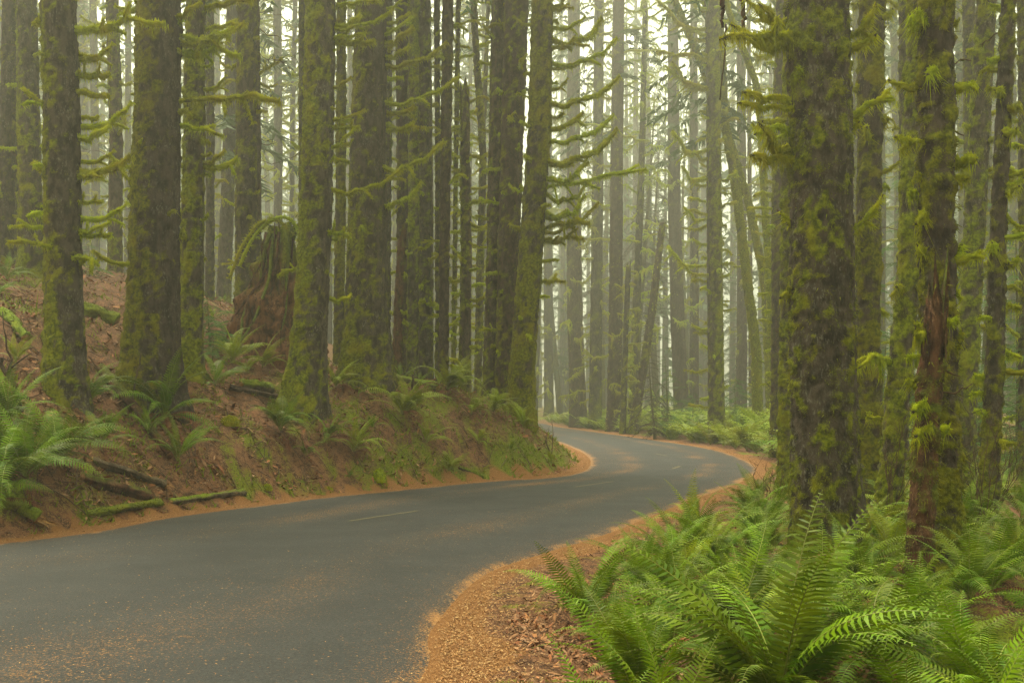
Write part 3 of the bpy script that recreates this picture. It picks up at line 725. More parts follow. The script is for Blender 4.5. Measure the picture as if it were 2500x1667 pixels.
T('dark bristly trunk standing clear beside the bend, ringed with mossy stubs', [(1750, 1040), (1746, 800), (1743, 500), (1742, 250), (1736, 0)], 40, 32, 47, .35, .42, .4, 66, (.3, 1.25), 'right', zlow=1.5, th=1.1,
  hero=[(72, 1602, -2), (150, 1602, 126), (212, 1624, 160), (214, 1640, 150), (362, 1640, 318), (430, 1664, 404), (448, 1686, 440), (528, 1668, 504), (594, 1690, 580), (644, 1630, 598), (668, 1656, 634), (690, 1686, 686), (800, 1688, 790), (440, 1800, 414), (345, 1770, 330), (270, 1780, 255), (30, 1700, 22), (100, 1694, 96)])
FT('hazy trunk between the bristly trunk and the leaning mossy pole', [(1810, 984), (1811, 700), (1808, 300), (1806, 0)], 28, 20, 58, 34, mat=M_BARKB, moss=.1)
FT('thin dark hazy trunk just left of the leaning mossy pole', [(1834, 984), (1832, 700), (1828, 0)], 12, 10, 60, 16, mat=M_BARKB, moss=.1)
T('bright mossy pole leaning left as it climbs, right of the bristly trunk', [(1852, 1040), (1846, 850), (1826, 700), (1800, 480), (1770, 300), (1762, 120)], 26, 16, 48, .2, .75, 0, 16, (.2, .7), 'pale', name='leaning_tree', zlow=2)
T('steeply leaning mossy pole crossing behind the bristly trunk', [(1885, 960), (1868, 694), (1830, 500), (1770, 303), (1738, 222), (1690, 100), (1648, 0)], 22, 17, 50.5, .1, .7, 0, 26, (.3, 1.2), 'pale', name='leaning_tree', zlow=5)
T('short leaning mossy pole at the upper left of the big right trunk', [(1900, 420), (1852, 222), (1815, 120), (1784, 43), (1770, 0)], 20, 14, 40, .0, .7, 0, 14, (.3, 1.2), 'pale', name='leaning_tree', zlow=8)
T('straight brown trunk with mossy pegs on the left, close behind the big right trunk', [(1894, 1058), (1896, 700), (1900, 300), (1906, 0)], 27, 30, 34, .2, .28, -.3, 46, (.25, .9), 'right', mat=M_BARKB, side=-1)
T('narrow mossy trunk pressed against the left side of the big right trunk', [(1914, 1205), (1918, 800), (1922, 400), (1926, 0)], 30, 26, 20.5, .2, .5, -.3, 8, (.12, .3), 'right', moss_amt=1.0, fuzz=1.3,
  hero=[(330, 1836, 300), (300, 1860, 296)])
for (px, d, w, by) in ((1372, 88, 12, 990), (1582, 86, 18, 985), (1716, 90, 20, 985), (1790, 95, 12, 985)):
    FT(between(('thin faint' if w < 13.5 else 'faint') + ' trunk lost in fog', px), [(px, by), (px + 3, 400), (px + random.uniform(-8, 8), 0)], w, w * .7, d, 26, (.6, 2.4), mat=M_BARKB, moss=.1, fuzz=0)

# ---------------------------------------------------------------- right side trees
T('massive dark trunk rising from the roadside ferns on the right', [(2030, 1335), (2018, 1150), (2010, 800), (2006, 400), (1999, 0)], 158, 146, None, .22, .28, -.3, 8, (.1, .3), 'right', zlow=2.5, moss_amt=.85, fuzz=1.7, th=1.0,
  hero=[(44, 1816, -4), (98, 1756, 98), (92, 1782, 60), (262, 1800, 252), (240, 1812, 226), (384, 1832, 380), (312, 1840, 330), (88, 2140, 8), (118, 2140, 82), (275, 2173, 217), (566, 2156, 474), (320, 2098, 296), (265, 2032, 236), (560, 1905, 515), (900, 2072, 880), (30, 1850, 10), (350, 1850, 300)])
T('dark trunk half hidden behind the right edge of the massive trunk', [(2128, 1290), (2118, 800), (2124, 400), (2130, 0)], 56, 60, 18.5, .15, .42, 0, 16, (.2, .6), 'right', moss_amt=1.0, fuzz=1.3, hero=[(150, 2160, 148), (40, 2180, 20), (300, 2160, 280), (390, 2130, 400)])
T('mossy trunk leaning right behind the red snag, third from the massive trunk', [(2164, 1288), (2192, 950), (2214, 700), (2226, 400), (2236, 0)], 58, 44, 16, .25, .5, -.3, 12, (.2, .6), 'right', moss_amt=1.0, fuzz=1.3)
T('thin shadowed trunk behind the right-leaning mossy one', [(2205, 1200), (2208, 700), (2206, 0)], 24, 24, 25, .1, .35, 0, 18, (.2, .7), 'right')
T('tall thickly mossed trunk behind the red snag, draped with hanging moss', [(2306, 1400), (2300, 1100), (2292, 700), (2290, 400), (2290, 0)], 82, 82, None, .18, .46, 0, 14, (.12, .35), 'right', zlow=2.0, moss_amt=1.15, fuzz=1.6,
  hero=[(640, 2348, 594), (640, 2397, 610), (206, 2167, 195), (352, 2184, 334), (425, 2235, 420), (398, 2385, 388), (442, 2370, 435), (388, 2300, 372), (210, 2380, 200), (820, 2350, 806), (850, 2345, 850), (50, 2220, 35), (60, 2240, 18)])
T('broken red-brown snag with torn splinters among the right ferns', [(2238, 1398), (2254, 1150), (2270, 950), (2286, 760)], 62, 44, 10.4, .25, .22, .2, 9, (.12, .35), 'right', name='broken_snag', cat='snag', mat=M_WOOD, ztop=CH - (750 - HY) / F * 10.4, ragged=True, zlow=1.6)
T('brown-green trunk right of the thickly mossed one, drifting left downward', [(2350, 1255), (2360, 900), (2372, 650), (2390, 300), (2404, 0)], 50, 46, 21, .18, .42, -.2, 20, (.2, .7), 'right', moss_amt=1.0, fuzz=1.3,
  hero=[(135, 2430, 118), (150, 2465, 130), (280, 2450, 258), (420, 2440, 400)])
T('dark distant trunk between the two rightmost mossy trunks at the top', [(2372, 1150), (2370, 600), (2366, 0)], 26, 28, 30, .1, .3, 0, 18, (.2, .7), 'right')
T('slim trunk with drooping mossy pegs nearest the right edge', [(2408, 1262), (2430, 900), (2444, 500), (2468, 0)], 46, 32, None, .2, .38, 0, 26, (.2, .7), 'right', moss_amt=1.0, fuzz=1.3, hero=[(450, 2500, 432), (265, 2492, 250), (640, 2490, 625)])
T('trunk cut by the right edge of the picture, seen above the ferns', [(2496, 1230), (2502, 600), (2500, 0)], 22, 20, 24, .1, .35, 0, 16, (.2, .8), 'right')
for k, (px, d, w) in enumerate(((2092, 40, 22), (2150, 46, 20), (2190, 52, 22), (2262, 44, 18), (2345, 50, 22), (2410, 42, 20), (2470, 54, 24), (2060, 58, 16))):
    T(between(('thin dim trunk' if w < 20 else 'dim trunk') + ' in green gloom', px), [(px, 1000), (px + 4, 500), (px + random.uniform(-10, 10), 0)], w, w * .8, d * 1.3, .2, .35, 0, 34, (.5, 1.8), 'far', group='dim trunks behind the right trees', fuzz=.4)
for k, (px, d, w) in enumerate(((6, 52, 18), (118, 46, 22), (205, 50, 26), (232, 44, 22), (310, 48, 18), (420, 46, 20), (500, 56, 16), (530, 60, 18), (590, 62, 14), (652, 72, 14), (745, 56, 12), (802, 48, 18), (860, 52, 14), (930, 50, 12), (962, 58, 12), (1020, 52, 14), (1052, 58, 14), (1098, 66, 12), (1145, 62, 12), (1182, 64, 10), (1212, 70, 12), (1250, 66, 14))):
    T(between(('thin' if w < 13 else 'stouter' if w > 19 else 'dim') + ' grey misty trunk', px), [(px, 800), (px + 2, 500), (px + random.uniform(-12, 12), 0)], w, w * .8, d * 1.5, .2, .2, 0, 38, (.5, 2.0), 'far', group='dim trunks behind the bank trees', fuzz=.3)

# ------------------------------------------------------------------ the wood that goes on beyond, seen only as a mass
def distant_wood():
    r = np.random.default_rng(99); b = Buf(); n = 0; pts = []
    tries = 0
    while n < 1250 and tries < 30000:
        tries += 1
        R = math.sqrt(r.uniform(108 ** 2, 255 ** 2)); az = r.uniform(-math.pi, math.pi)
        if abs(az) > .62 and r.random() < .8: continue
        if .0 < az < .23 and r.random() < .74: continue                  # wood thinned at the opening beyond the bend, so more light brightens its fog
        x, y = R * math.sin(az), R * math.cos(az)
        if abs(float(signed((LE + RE) / 2, x, y)[0])) < 6: continue
        n += 1; H = r.uniform(44, 68); z0 = float(terrain(x, y, False)[0]); w = r.uniform(.35, .65)
        t = np.linspace(0, 1, 5); P = np.stack([x + 0 * t, y + 0 * t, z0 - .5 + H * t], -1)
        add_tube(b, P, w * (1.05 - t), 6, 0, 0, 1, .2, cap=False)
        lowb = r.uniform(.08, .35)
        k = 52; u = lowb + (1 - lowb) * np.sort(r.random(k)); a = r.random(k) * 6.28
        L = 4.6 * (1.08 - u) ** .65 * r.uniform(.5, 1.1, k) * np.where(u < lowb + .25, .7, 1)
        D = np.stack([np.cos(a), np.sin(a), -.35 + r.normal(size=k) * .15], -1)
        B = np.stack([x + 0 * u, y + 0 * u, z0 + H * u], -1)
        blades(b, B, D, r.uniform(.5, 1.3, k), L, 0, 0)
        for q in range(3):
            t2 = r.uniform(.25, .95, k)
            D2 = D * .5 + np.stack([-np.sin(a), np.cos(a), 0 * a], -1) * r.choice([-1, 1], k)[:, None] * .8 + np.array([0, 0, -.7])
            blades(b, B + D * (L * t2)[:, None], D2, r.uniform(.3, .7, k), r.uniform(.8, 2.0, k), 0, 0)
    link('distant_forest', b.mesh('distant_forest', [M_CROWN, M_BARKB]), kind='stuff')
distant_wood()

# ------------------------------------------------------------------ upturned root mound, logs, sticks, moss clumps
def root_mound():
    x, d, z = hit(655, 790, 10)
    d = 26.5; x = (650 - CX) / F * d; z = float(terrain(x, d)[0])
    r = np.random.default_rng(5)
    org = np.array([x, d, z - .3])
    H = CH - (556 - HY) / F * d - z; wid = 300 / F * d
    nz, ns = 60, 64
    t = np.linspace(0, 1, nz); a = np.linspace(0, 2 * math.pi, ns, endpoint=False)
    R = wid / 2 * (1.0 - .80 * t ** .75)
    P = np.stack([(R[:, None] * np.cos(a)) + (.12 * wid * t)[:, None], R[:, None] * np.sin(a) * .7, np.repeat((t * (H + .3))[:, None], ns, 1)], -1).reshape(-1, 3)
    N = np.stack([np.repeat(np.cos(a)[None], nz, 0), np.repeat(np.sin(a)[None], nz, 0), np.full((nz, ns), .3)], -1).reshape(-1, 3)
    ang = np.tile(a, nz)
    rid = vnoise(np.stack([np.cos(ang) * 4, np.sin(ang) * 4, P[:, 2] * .5], -1), 4) * .22 + fbm(P * 2.2, 5, 3) * .34 + vnoise(P * np.array([8, 8, 4]), 8) * .10 + vnoise(P * 20, 9) * .03
    P = P + N * rid[:, None]
    m = np.clip(-.05 + .75 * t.repeat(ns) ** 2 + .5 * fbm(P * 2.4, 9, 3), 0, 1)
    e = empty('root_stump', org, 'upturned red-brown root mound with a mossy root arching over its top', 'stump')
    V = np.concatenate([P, [[.12 * wid, 0, H + .32]]]); i = np.arange(ns)
    me = mk_mesh('mound', V, [grid_faces(nz, ns, True), np.stack([(nz - 1) * ns + i, (nz - 1) * ns + (i + 1) % ns, np.full(ns, nz * ns)], -1)], M_EARTH, None, True, {'moss': np.append(m, 1)})
    link('mound', me, e)
    def root(pix, rad, moss, name='root', mat=M_MOSS):
        pts = np.array([at(px, py, d - .25) - org for px, py in pix]); k = np.linspace(0, len(pts) - 1, 26)
        pts = np.stack([np.interp(k, np.arange(len(pts)), pts[:, j]) for j in range(3)], -1)
        for q in range(3): pts[1:-1] = (pts[:-2] + pts[1:-1] * 2 + pts[2:]) / 4
        b = Buf(); Vt, Nt = add_tube(b, pts, rad, 8, 3, .25, 0, moss)
        if moss > .5:
            i = r.integers(0, len(Vt), 1500)
            blades(b, Vt[i], Nt[i] + np.array([0, 0, -.3]) + r.normal(size=(1500, 3)) * .3, .014, r.gamma(2, .02, 1500), 0, .9)
        link(name, b.mesh(name, [mat]), e)
    for q in range(11):                                                   # torn roots over the face of the mound
        a0 = -math.pi / 2 + r.normal() * .9; tt = np.linspace(.95, r.uniform(.0, .35), 14); aa = a0 + .35 * np.sin(tt * r.uniform(3, 7) + r.random() * 6)
        ix = (tt * (nz - 1)).astype(int) * ns + ((aa % (2 * math.pi)) / (2 * math.pi) * ns).astype(int) % ns
        pp = P[ix] + N[ix] * .03; pp[1:-1] = (pp[:-2] + 2 * pp[1:-1] + pp[2:]) / 4
        b = Buf(); add_tube(b, pp, r.uniform(.025, .06) * np.linspace(1, .5, 14), 7, q, .35, 0, float(r.random() < .3) * .8)
        link('root', b.mesh('root', [M_WOOD]), e)
    b = Buf(); i = r.choice(len(P), 2600, p=(m[:len(P)] + .03) / (m[:len(P)] + .03).sum())
    blades(b, P[i], N[i] + r.normal(size=(2600, 3)) * .5, .018, r.gamma(2, .03, 2600), 0, .8 * (m[i] > .25)); link('moss', b.mesh('moss', [M_BARK]), e, kind='stuff')
    root([(585, 650), (605, 600), (628, 566), (655, 540), (690, 526), (718, 540), (732, 575), (738, 630)], .045, .95)
    root([(640, 560), (660, 530), (690, 545), (715, 575)], .032, .9)
    root([(560, 680), (590, 600), (628, 548), (650, 540)], .04, .8)
    root([(670, 545), (671, 600), (669, 690)], .012, .0, 'hanging_root', M_TWIG)
    root([(681, 540), (682, 640), (680, 740)], .012, .0, 'hanging_root', M_TWIG)
    root([(714, 580), (714, 640), (712, 660)], .010, .0, 'hanging_root', M_TWIG)
root_mound()

def log(label, a, b, wpx, moss=.2, mat=None, lift=.0, taper=.8, name='fallen_log', cat='log', splint=False, sag=True, rings=False, da=None):
    """a, b: photo points of the two ends, laid on the ground."""
    r = np.random.default_rng(hash_seed(label))
    A, B = np.array(hit(*a)), np.array(hit(*b))
    rad = wpx * (A[1] + B[1]) / 2 / F / 2
    n = 40; t = np.linspace(0, 1, n)
    P = A[None] * (1 - t[:, None]) + B[None] * t[:, None]
    g = terrain(P[:, 0], P[:, 1], False)
    P[:, 2] += rad * .12 + lift * .6
    if sag: P[:, 2] = np.maximum(P[:, 2], (g + rad * .3))
    for q in range(6): P[1:-1] = (P[:-2] + 2 * P[1:-1] + P[2:]) / 4
    P += np.stack([.3 * rad * vnoise(np.stack([t * 4, t * 0 + k, t * 0], -1), 5) for k in range(3)], -1)
    org = P.mean(0)
    bu = Buf(); rr = rad * (1 - (1 - taper) * t) * (1 + .12 * vnoise(np.stack([t * 9, t * 0, t * 0], -1), 7))
    ns = 20
    V, Fq, N, tt = tube(P, rr, ns, 3, .30, 5 / max(rad, .05) * .2)
    ang = np.tile(np.arange(ns), n) / ns * 2 * math.pi
    V = V + N * (vnoise(np.stack([np.cos(ang) * 5, np.sin(ang) * 5, tt * 5], -1), 3) * rad * .28)[:, None]
    m = np.clip(moss + .45 * N[:, 2] * (moss > .1) + .5 * fbm(V * 3, 6, 3), 0, 1)
    bu.add(V - org, Fq, 0, m)
    for e, s in ((0, -1), (n - 1, 1)):                                    # broken ends
        k = bu.n; c = P[e] + (P[1] - P[0]) / np.linalg.norm(P[1] - P[0]) * s * rad * .25
        bu.add([c - org], np.zeros((0, 3)), 1, 0.0)
        i = np.arange(ns); j = (i + 1) % ns; base = k - n * ns - (1 if e else 0); base = e * ns
        bu.F.append(np.stack([base + i, base + j, np.full(ns, k)], -1) if s > 0 else np.stack([base + j, base + i, np.full(ns, k)], -1)); bu.M.append(1)
    idx = r.integers(0, len(V), int(900 * (moss + .1))); idx = idx[m[idx] > .45]
    if len(idx): blades(bu, V[idx] - org, N[idx] + r.normal(size=(len(idx), 3)) * .4, .016, r.gamma(2, .013, len(idx)), 0, .9)
    if splint:
        for q in range(14):
            c = P[-1] + r.normal(size=3) * rad * .5; dv = (P[-1] - P[-6]) / np.linalg.norm(P[-1] - P[-6])
            blades(bu, (c - org)[None], (dv + r.normal(size=3) * .15)[None], rad * .35, rad * r.uniform(1, 3), 1, 0.0)
    e = empty(name, org, label, cat)
    link('log_body', bu.mesh('log_body', [mat or M_LOG, M_SPLINT]), e)
    return e
log('rotten brown log half buried at the foot of the left slope', (199, 1172), (360, 1222), 30, .12, M_WOOD)
log('grey fallen log with a broken orange end above the rotten brown one', (224, 1135), (400, 1190), 19, .08, M_LOG, .05, splint=True)
log('yellow-green mossy log lying along the left road edge', (209, 1262), (390, 1240), 20, .75, M_LOG)
log('pinkish bark-ringed log lying along the left road edge', (415, 1232), (594, 1210), 18, .18, M_LOG)
log('short mossy log with a torn orange end in the lower left corner', (8, 1232), (86, 1282), 38, .55, M_LOG, .05, splint=True)
log('decayed branch running steeply down the slope between the left trees', (246, 905), (415, 1125), 24, .15, M_WOOD)
log('long dark fallen log lying across the bank crest below the broad spruce', (845, 905), (1066, 955), 26, .15, M_LOG, .04)
log('shorter fallen limb near the flaring foot of the broad crest spruce', (852, 846), (950, 900), 13, .12, M_LOG, .03)
log('thin rotten limb crossing below the long crest log', (880, 905), (960, 965), 13, .15, M_WOOD, .03)
log('thick bright mossy log between the two big left spruces', (204, 765), (282, 792), 34, .8, M_LOG, .02)
log('thin mossy limb lying low on the bank nose near the road', (1120, 1148), (1180, 1168), 9, .6, M_LOG, .02)
log('dark weathered limb across the slope right of the widest left spruce', (560, 955), (690, 985), 13, .1, M_LOG, .04)
log('mossy fallen log high at the left edge of the slope', (10, 770), (60, 830), 26, .5, M_LOG, .02)
log('short mossed log behind the ferns left of the curved spruce', (590, 945), (660, 960), 26, .45, M_LOG, .02)

def stick(label, pix, wpx, moss=0.0, mat=None, name='dead_branch', cat='branch', d=None, twigs=0, dd=(0, 0)):
    r = np.random.default_rng(hash_seed(label))
    if d is None: _, d, _ = hit(*pix[0])
    pts = np.array([at(px, py, d + dd[0] + (dd[1] - dd[0]) * k / max(len(pix) - 1, 1)) for k, (px, py) in enumerate(pix)])
    org = pts[0].copy()
    k = np.linspace(0, len(pts) - 1, 14)
    P = np.stack([np.interp(k, np.arange(len(pts)), pts[:, j]) for j in range(3)], -1)
    for q in range(2): P[1:-1] = (P[:-2] + 2 * P[1:-1] + P[2:]) / 4
    P[1:] += r.normal(size=P[1:].shape) * wpx * d / F * .18
    b = Buf(); rad = wpx * d / F / 2 * np.linspace(1, .6, 14)
    V, N = add_tube(b, P - org, rad, 8, 3, .2, 0, moss)
    if moss > .4:
        i = r.integers(0, len(V), 500); blades(b, V[i], N[i] + r.normal(size=(500, 3)) * .3, .014, r.gamma(2, .016, 500), 0, .9)
    e = empty(name, org, label, cat)
    link('stem', b.mesh('stem', [mat or M_TWIG]), e)
    for q in range(twigs):
        b = Buf(); i = r.integers(4, 13); dv = r.normal(size=3); dv[2] = abs(dv[2]); dv /= np.linalg.norm(dv)
        L = r.uniform(10, 26) * wpx * d / F / 2; tt = np.linspace(0, 1, 6)[:, None]
        add_tube(b, P[i] - org + dv * L * tt + r.normal(size=(6, 3)) * L * .03, rad[i] * np.linspace(.6, .2, 6), 5, 0, 0, 0, moss)
        link('twig', b.mesh('twig', [mat or M_TWIG]), e)
    return e
stick('small mossy post with a pale broken tip on the bank crest', [(886, 892), (884, 862), (881, 834)], 11, .85, M_MOSS, 'broken_stub', 'stub')
stick('upright dead stick beside the long crest log', [(1006, 966), (1008, 940), (1009, 914)], 7, 0, M_LOG, twigs=2)
stick('reddish dead stick leaning against the green bank-nose spruce', [(1186, 948), (1215, 920), (1246, 868), (1254, 835)], 8, 0, M_TWIG)
stick('grey crooked dead branch standing at the left edge of the slope', [(50, 1005), (38, 950), (18, 915), (2, 880)], 16, 0, M_LOG, twigs=3)
stick('thin bare stick leaning in front of the widest left spruce', [(318, 1000), (332, 920), (346, 862)], 6, 0, M_LOG)
stick('curved bare stick leaning on the dark left spruce', [(140, 950), (115, 880), (98, 815)], 5, 0, M_TWIG, twigs=1)
stick('slanting dead twig between the dark spruce and the widest one', [(262, 960), (240, 900), (215, 868)], 6, 0, M_TWIG, twigs=2)
stick('long brown dead stick lying down the middle of the bank', [(470, 1100), (400, 1090), (340, 1120)], 5, 0, M_TWIG)
stick('hanging torn slab of red bark at the top left of the massive trunk', [(1812, -30), (1816, 20), (1814, 84)], 14, 0, M_WOOD, 'hanging_bark', 'bark', 14.0)
stick('second dark strip of bark hanging left of the red slab', [(1762, -30), (1763, 20), (1762, 66)], 13, 0, M_WOOD, 'hanging_bark', 'bark', 14.3)
stick('black trailing twig hanging below the two bark strips', [(1772, 60), (1768, 150), (1758, 245)], 5, .3, M_LOG, 'hanging_bark', 'bark', 14.3)
stick('jagged dead limb jutting left from the massive trunk at mid height', [(1948, 585), (1925, 545), (1895, 512)], 7, 0, M_TWIG, 'dead_branch', 'branch', 14.0, 1)

def moss_clump(label, px, py, wpx, hgt=.8, name='moss_clump'):
    x, d, z = hit(px, py); r = np.random.default_rng(hash_seed(label)); R = wpx * d / F / 2
    nz, ns = 10, 18; t = np.linspace(0, 1, nz)[:, None]; a = np.linspace(0, 2 * math.pi, ns, endpoint=False)[None]
    rr = R * np.cos(t * math.pi / 2) ** .7
    P = np.stack([rr * np.cos(a), rr * np.sin(a), R * 1.5 * hgt * np.sin(t * math.pi / 2) + 0 * a], -1).reshape(-1, 3)
    P *= (1 + .3 * fbm(P * 3 / R * .5, 4, 2))[:, None]
    b = Buf(); b.add(P, grid_faces(nz, ns, True), 0, .95)
    i = r.integers(0, len(P), 1100); blades(b, P[i], P[i] / R + np.array([0, 0, .2]) + r.normal(size=(1100, 3)) * .4, .014, r.uniform(.02, .06, 1100), 0, .9)
    tag(link(name, b.mesh(name, [M_MOSS]), loc=(x, d, z - .06)), label, 'moss')
moss_clump('round bright moss cushion at the left road edge under the bank', 925, 1180, 30, 1.3)
moss_clump('low yellow moss patch at the road edge left of the round cushion', 792, 1199, 34, .25)
moss_clump('small moss cushion on the slope foot near the pinkish log', 652, 1195, 18, .8)
moss_clump('moss mound beneath the foot of the curved spruce', 560, 1040, 46, .6)

# ------------------------------------------------------------------ ferns
LAND = [(1900, 1640, 'fan-shaped fern'), (1560, 1640, 'lower left bed corner'), (2400, 1640, 'lower right corner'), (2020, 1335, 'massive trunk'), (2128, 1290, 'half-hidden trunk'), (2170, 1288, 'right-leaning mossy trunk'),
        (2300, 1400, 'thickly mossed trunk'), (2238, 1398, 'red snag'), (2350, 1255, 'brown-green trunk'), (2410, 1262, 'slim right trunk'), (1914, 1205, 'narrow mossy trunk'), (1700, 1290, 'verge below the bend'), (2160, 1560, 'middle of the bed'),
        (160, 985, 'dark stub-branched spruce'), (370, 1000, 'widest left spruce'), (466, 930, 'evenly mossed trunk'), (735, 1000, 'curved spruce'), (655, 790, 'root mound'), (900, 870, 'broad crest spruce'), (1280, 1018, 'bank-nose spruce'), (100, 1150, 'glossy corner fern'),
        (900, 1150, 'round moss cushion'), (300, 1190, 'rotten brown log'), (240, 780, 'thick mossy log'),
        (1412, 1004, 'dark straight hazy trunk'), (1498, 1050, 'tall brown roadside trunk'), (1544, 1058, 'red-footed snag'), (1750, 1040, 'bristly trunk'), (1850, 1037, 'leaning mossy pole'), (1894, 1058, 'straight pegged trunk'), (1310, 1000, 'thin hazy trunk by the bank nose'), (1650, 1030, 'low hazy hemlocks')]
def beside(start, x, d, z):
    px, py = CX + x / d * F, HY + (CH - z) / d * F
    q = min(LAND, key=lambda l: (l[0] - px) ** 2 + (1.6 * (l[1] - py)) ** 2)
    dx, dy = px - q[0], 1.6 * (py - q[1])
    w = (('far left of' if dx < -110 else 'left of') if dx < 0 else ('far right of' if dx > 110 else 'right of')) if abs(dx) > abs(dy) else ('in front of' if dy > 0 else 'behind')
    return start + ' ' + w + ' the ' + q[2]
def frond_mesh(seed, e0, e1, npairs=40, wmax=.105, dead=False, mats=None, fat=1.0, droop=0.0):
    """one fern frond of length 1 from the origin along +X, arching from elevation e0 to e1 (degrees)."""
    r = np.random.default_rng(seed); n = 22
    t = np.linspace(0, 1, n); el = np.radians(e0 + (e1 - e0) * t ** 1.25)
    dx, dz = np.cos(el), np.sin(el)
    x = np.concatenate([[0], np.cumsum((dx[1:] + dx[:-1]) / 2)]) / (n - 1); z = np.concatenate([[0], np.cumsum((dz[1:] + dz[:-1]) / 2)]) / (n - 1)
    y = r.uniform(-.08, .08) * t ** 2
    C = np.stack([x, y, z], -1); T = np.gradient(C, axis=0); T /= np.linalg.norm(T, axis=1, keepdims=True)
    b = Buf(); add_tube(b, C, .0048 * (1.15 - t), 4, 0, 0, 1, 0, cap=False)
    tp = np.linspace(.13, .985, npairs)
    for side in (-1, 1):
        tt = tp + (.4 / npairs if side > 0 else 0); tt = np.minimum(tt, .99)
        c = np.stack([np.interp(tt, t, C[:, j]) for j in range(3)], -1); tv = np.stack([np.interp(tt, t, T[:, j]) for j in range(3)], -1)
        S = np.cross(np.array([0, 0, 1.0]), tv); S /= np.linalg.norm(S, axis=1, keepdims=True); U = np.cross(tv, S)
        u = (tt - .13) / .87
        ln = wmax * np.clip(np.minimum(1, .45 + u * 3.2), 0, 1) * np.clip((1 - u) * 1.9, 0, 1) ** .75 * r.uniform(.86, 1.08, npairs) + .006
        if dead: ln *= r.uniform(.5, 1.0, npairs)
        wd = .87 / npairs * .40 * fat * np.clip(ln / wmax, .45, 1)
        dro = (-.18 - droop - r.random((npairs, 1)) * .18) if not dead else (-.7 - r.random((npairs, 1)) * .5)
        D = S * side + tv * .30 + U * dro * .6; D /= np.linalg.norm(D, axis=1, keepdims=True)
        tw = r.normal(size=(npairs, 1)) * .18
        Wv = tv + U * tw; mid = c + D * (ln * .45)[:, None] + U * (.10 * ln)[:, None]
        L_, w_ = ln[:, None], wd[:, None]
        v = np.stack([c - Wv * w_ * .55, c + Wv * w_ * .75, mid - Wv * w_ * .85, mid + Wv * w_ * .95, c + D * L_ + tv * L_ * .10 - U * L_ * .06], 1).reshape(-1, 3)
        k = np.arange(npairs)[:, None] * 5
        q = k + np.array([[0, 2, 3, 1]]) if side > 0 else k + np.array([[0, 1, 3, 2]])
        tr = k + (np.array([[2, 4, 3]]) if side > 0 else np.array([[2, 3, 4]]))
        n0 = b.n; b.add(v, q, 0, 0); b.F.append(tr + n0); b.M.append(0)
    return b.mesh('frond', mats or [M_FERN, M_RACHIS], smooth=True)

ARCH = [(82, -8), (76, -28), (70, -42), (62, -50), (78, 20), (66, -15), (55, -55), (85, 35), (60, -30), (48, -62)]
FR = {'green': [frond_mesh(200 + k, a, b, 32, .105 + .012 * (k % 3)) for k, (a, b) in enumerate(ARCH)],
      'light': [frond_mesh(300 + k, a, b, 27, .110, mats=[M_FERN2, M_RACHIS]) for k, (a, b) in enumerate(ARCH)],
      'dead': [frond_mesh(400 + k, a, b, 30, .09, True, [M_DEAD, M_TWIG]) for k, (a, b) in enumerate([(30, -70), (10, -75), (-10, -80), (40, -60)])]}
IDX_UP = [0, 4, 7, 1, 5]

def fern(x, y, z, size, nf, label, group, pal='green', dead=0, tilt=(0, 0), upright=.4, seed=0, spread=None):
    r = np.random.default_rng(seed * 31 + 5)
    e = empty('sword_fern', (x, y, z - .02), label, 'fern', group)
    az0 = r.random() * 6.28
    Tm = Matrix.Rotation(tilt[0], 4, 'X') @ Matrix.Rotation(tilt[1], 4, 'Y')
    for k in range(nf):
        az = az0 + 2 * math.pi * k / nf + r.normal() * .25
        if spread is not None and r.random() < .8: az = spread + r.normal() * .9
        up = r.random() < upright
        me = FR[pal][IDX_UP[r.integers(0, 5)] if up else r.integers(0, len(ARCH))]
        s = size * r.uniform(.72, 1.12)
        M = Tm @ Matrix.Rotation(az, 4, 'Z') @ Matrix.Rotation(r.normal() * .22, 4, 'X') @ Matrix.Rotation(r.normal() * .10, 4, 'Y') @ Matrix.Scale(s, 4)
        link('frond', me, e, mat=M)
    for k in range(dead):
        me = FR['dead'][r.integers(0, 4)]
        az = r.random() * 6.28
        if spread is not None: az = spread + r.normal() * .8
        M = Tm @ Matrix.Rotation(az, 4, 'Z') @ Matrix.Rotation(r.normal() * .3, 4, 'X') @ Matrix.Scale(size * r.uniform(.6, .95), 4)
        f = link('frond', me, e, mat=M); f['label'] = 'withered red-brown frond'
    return e

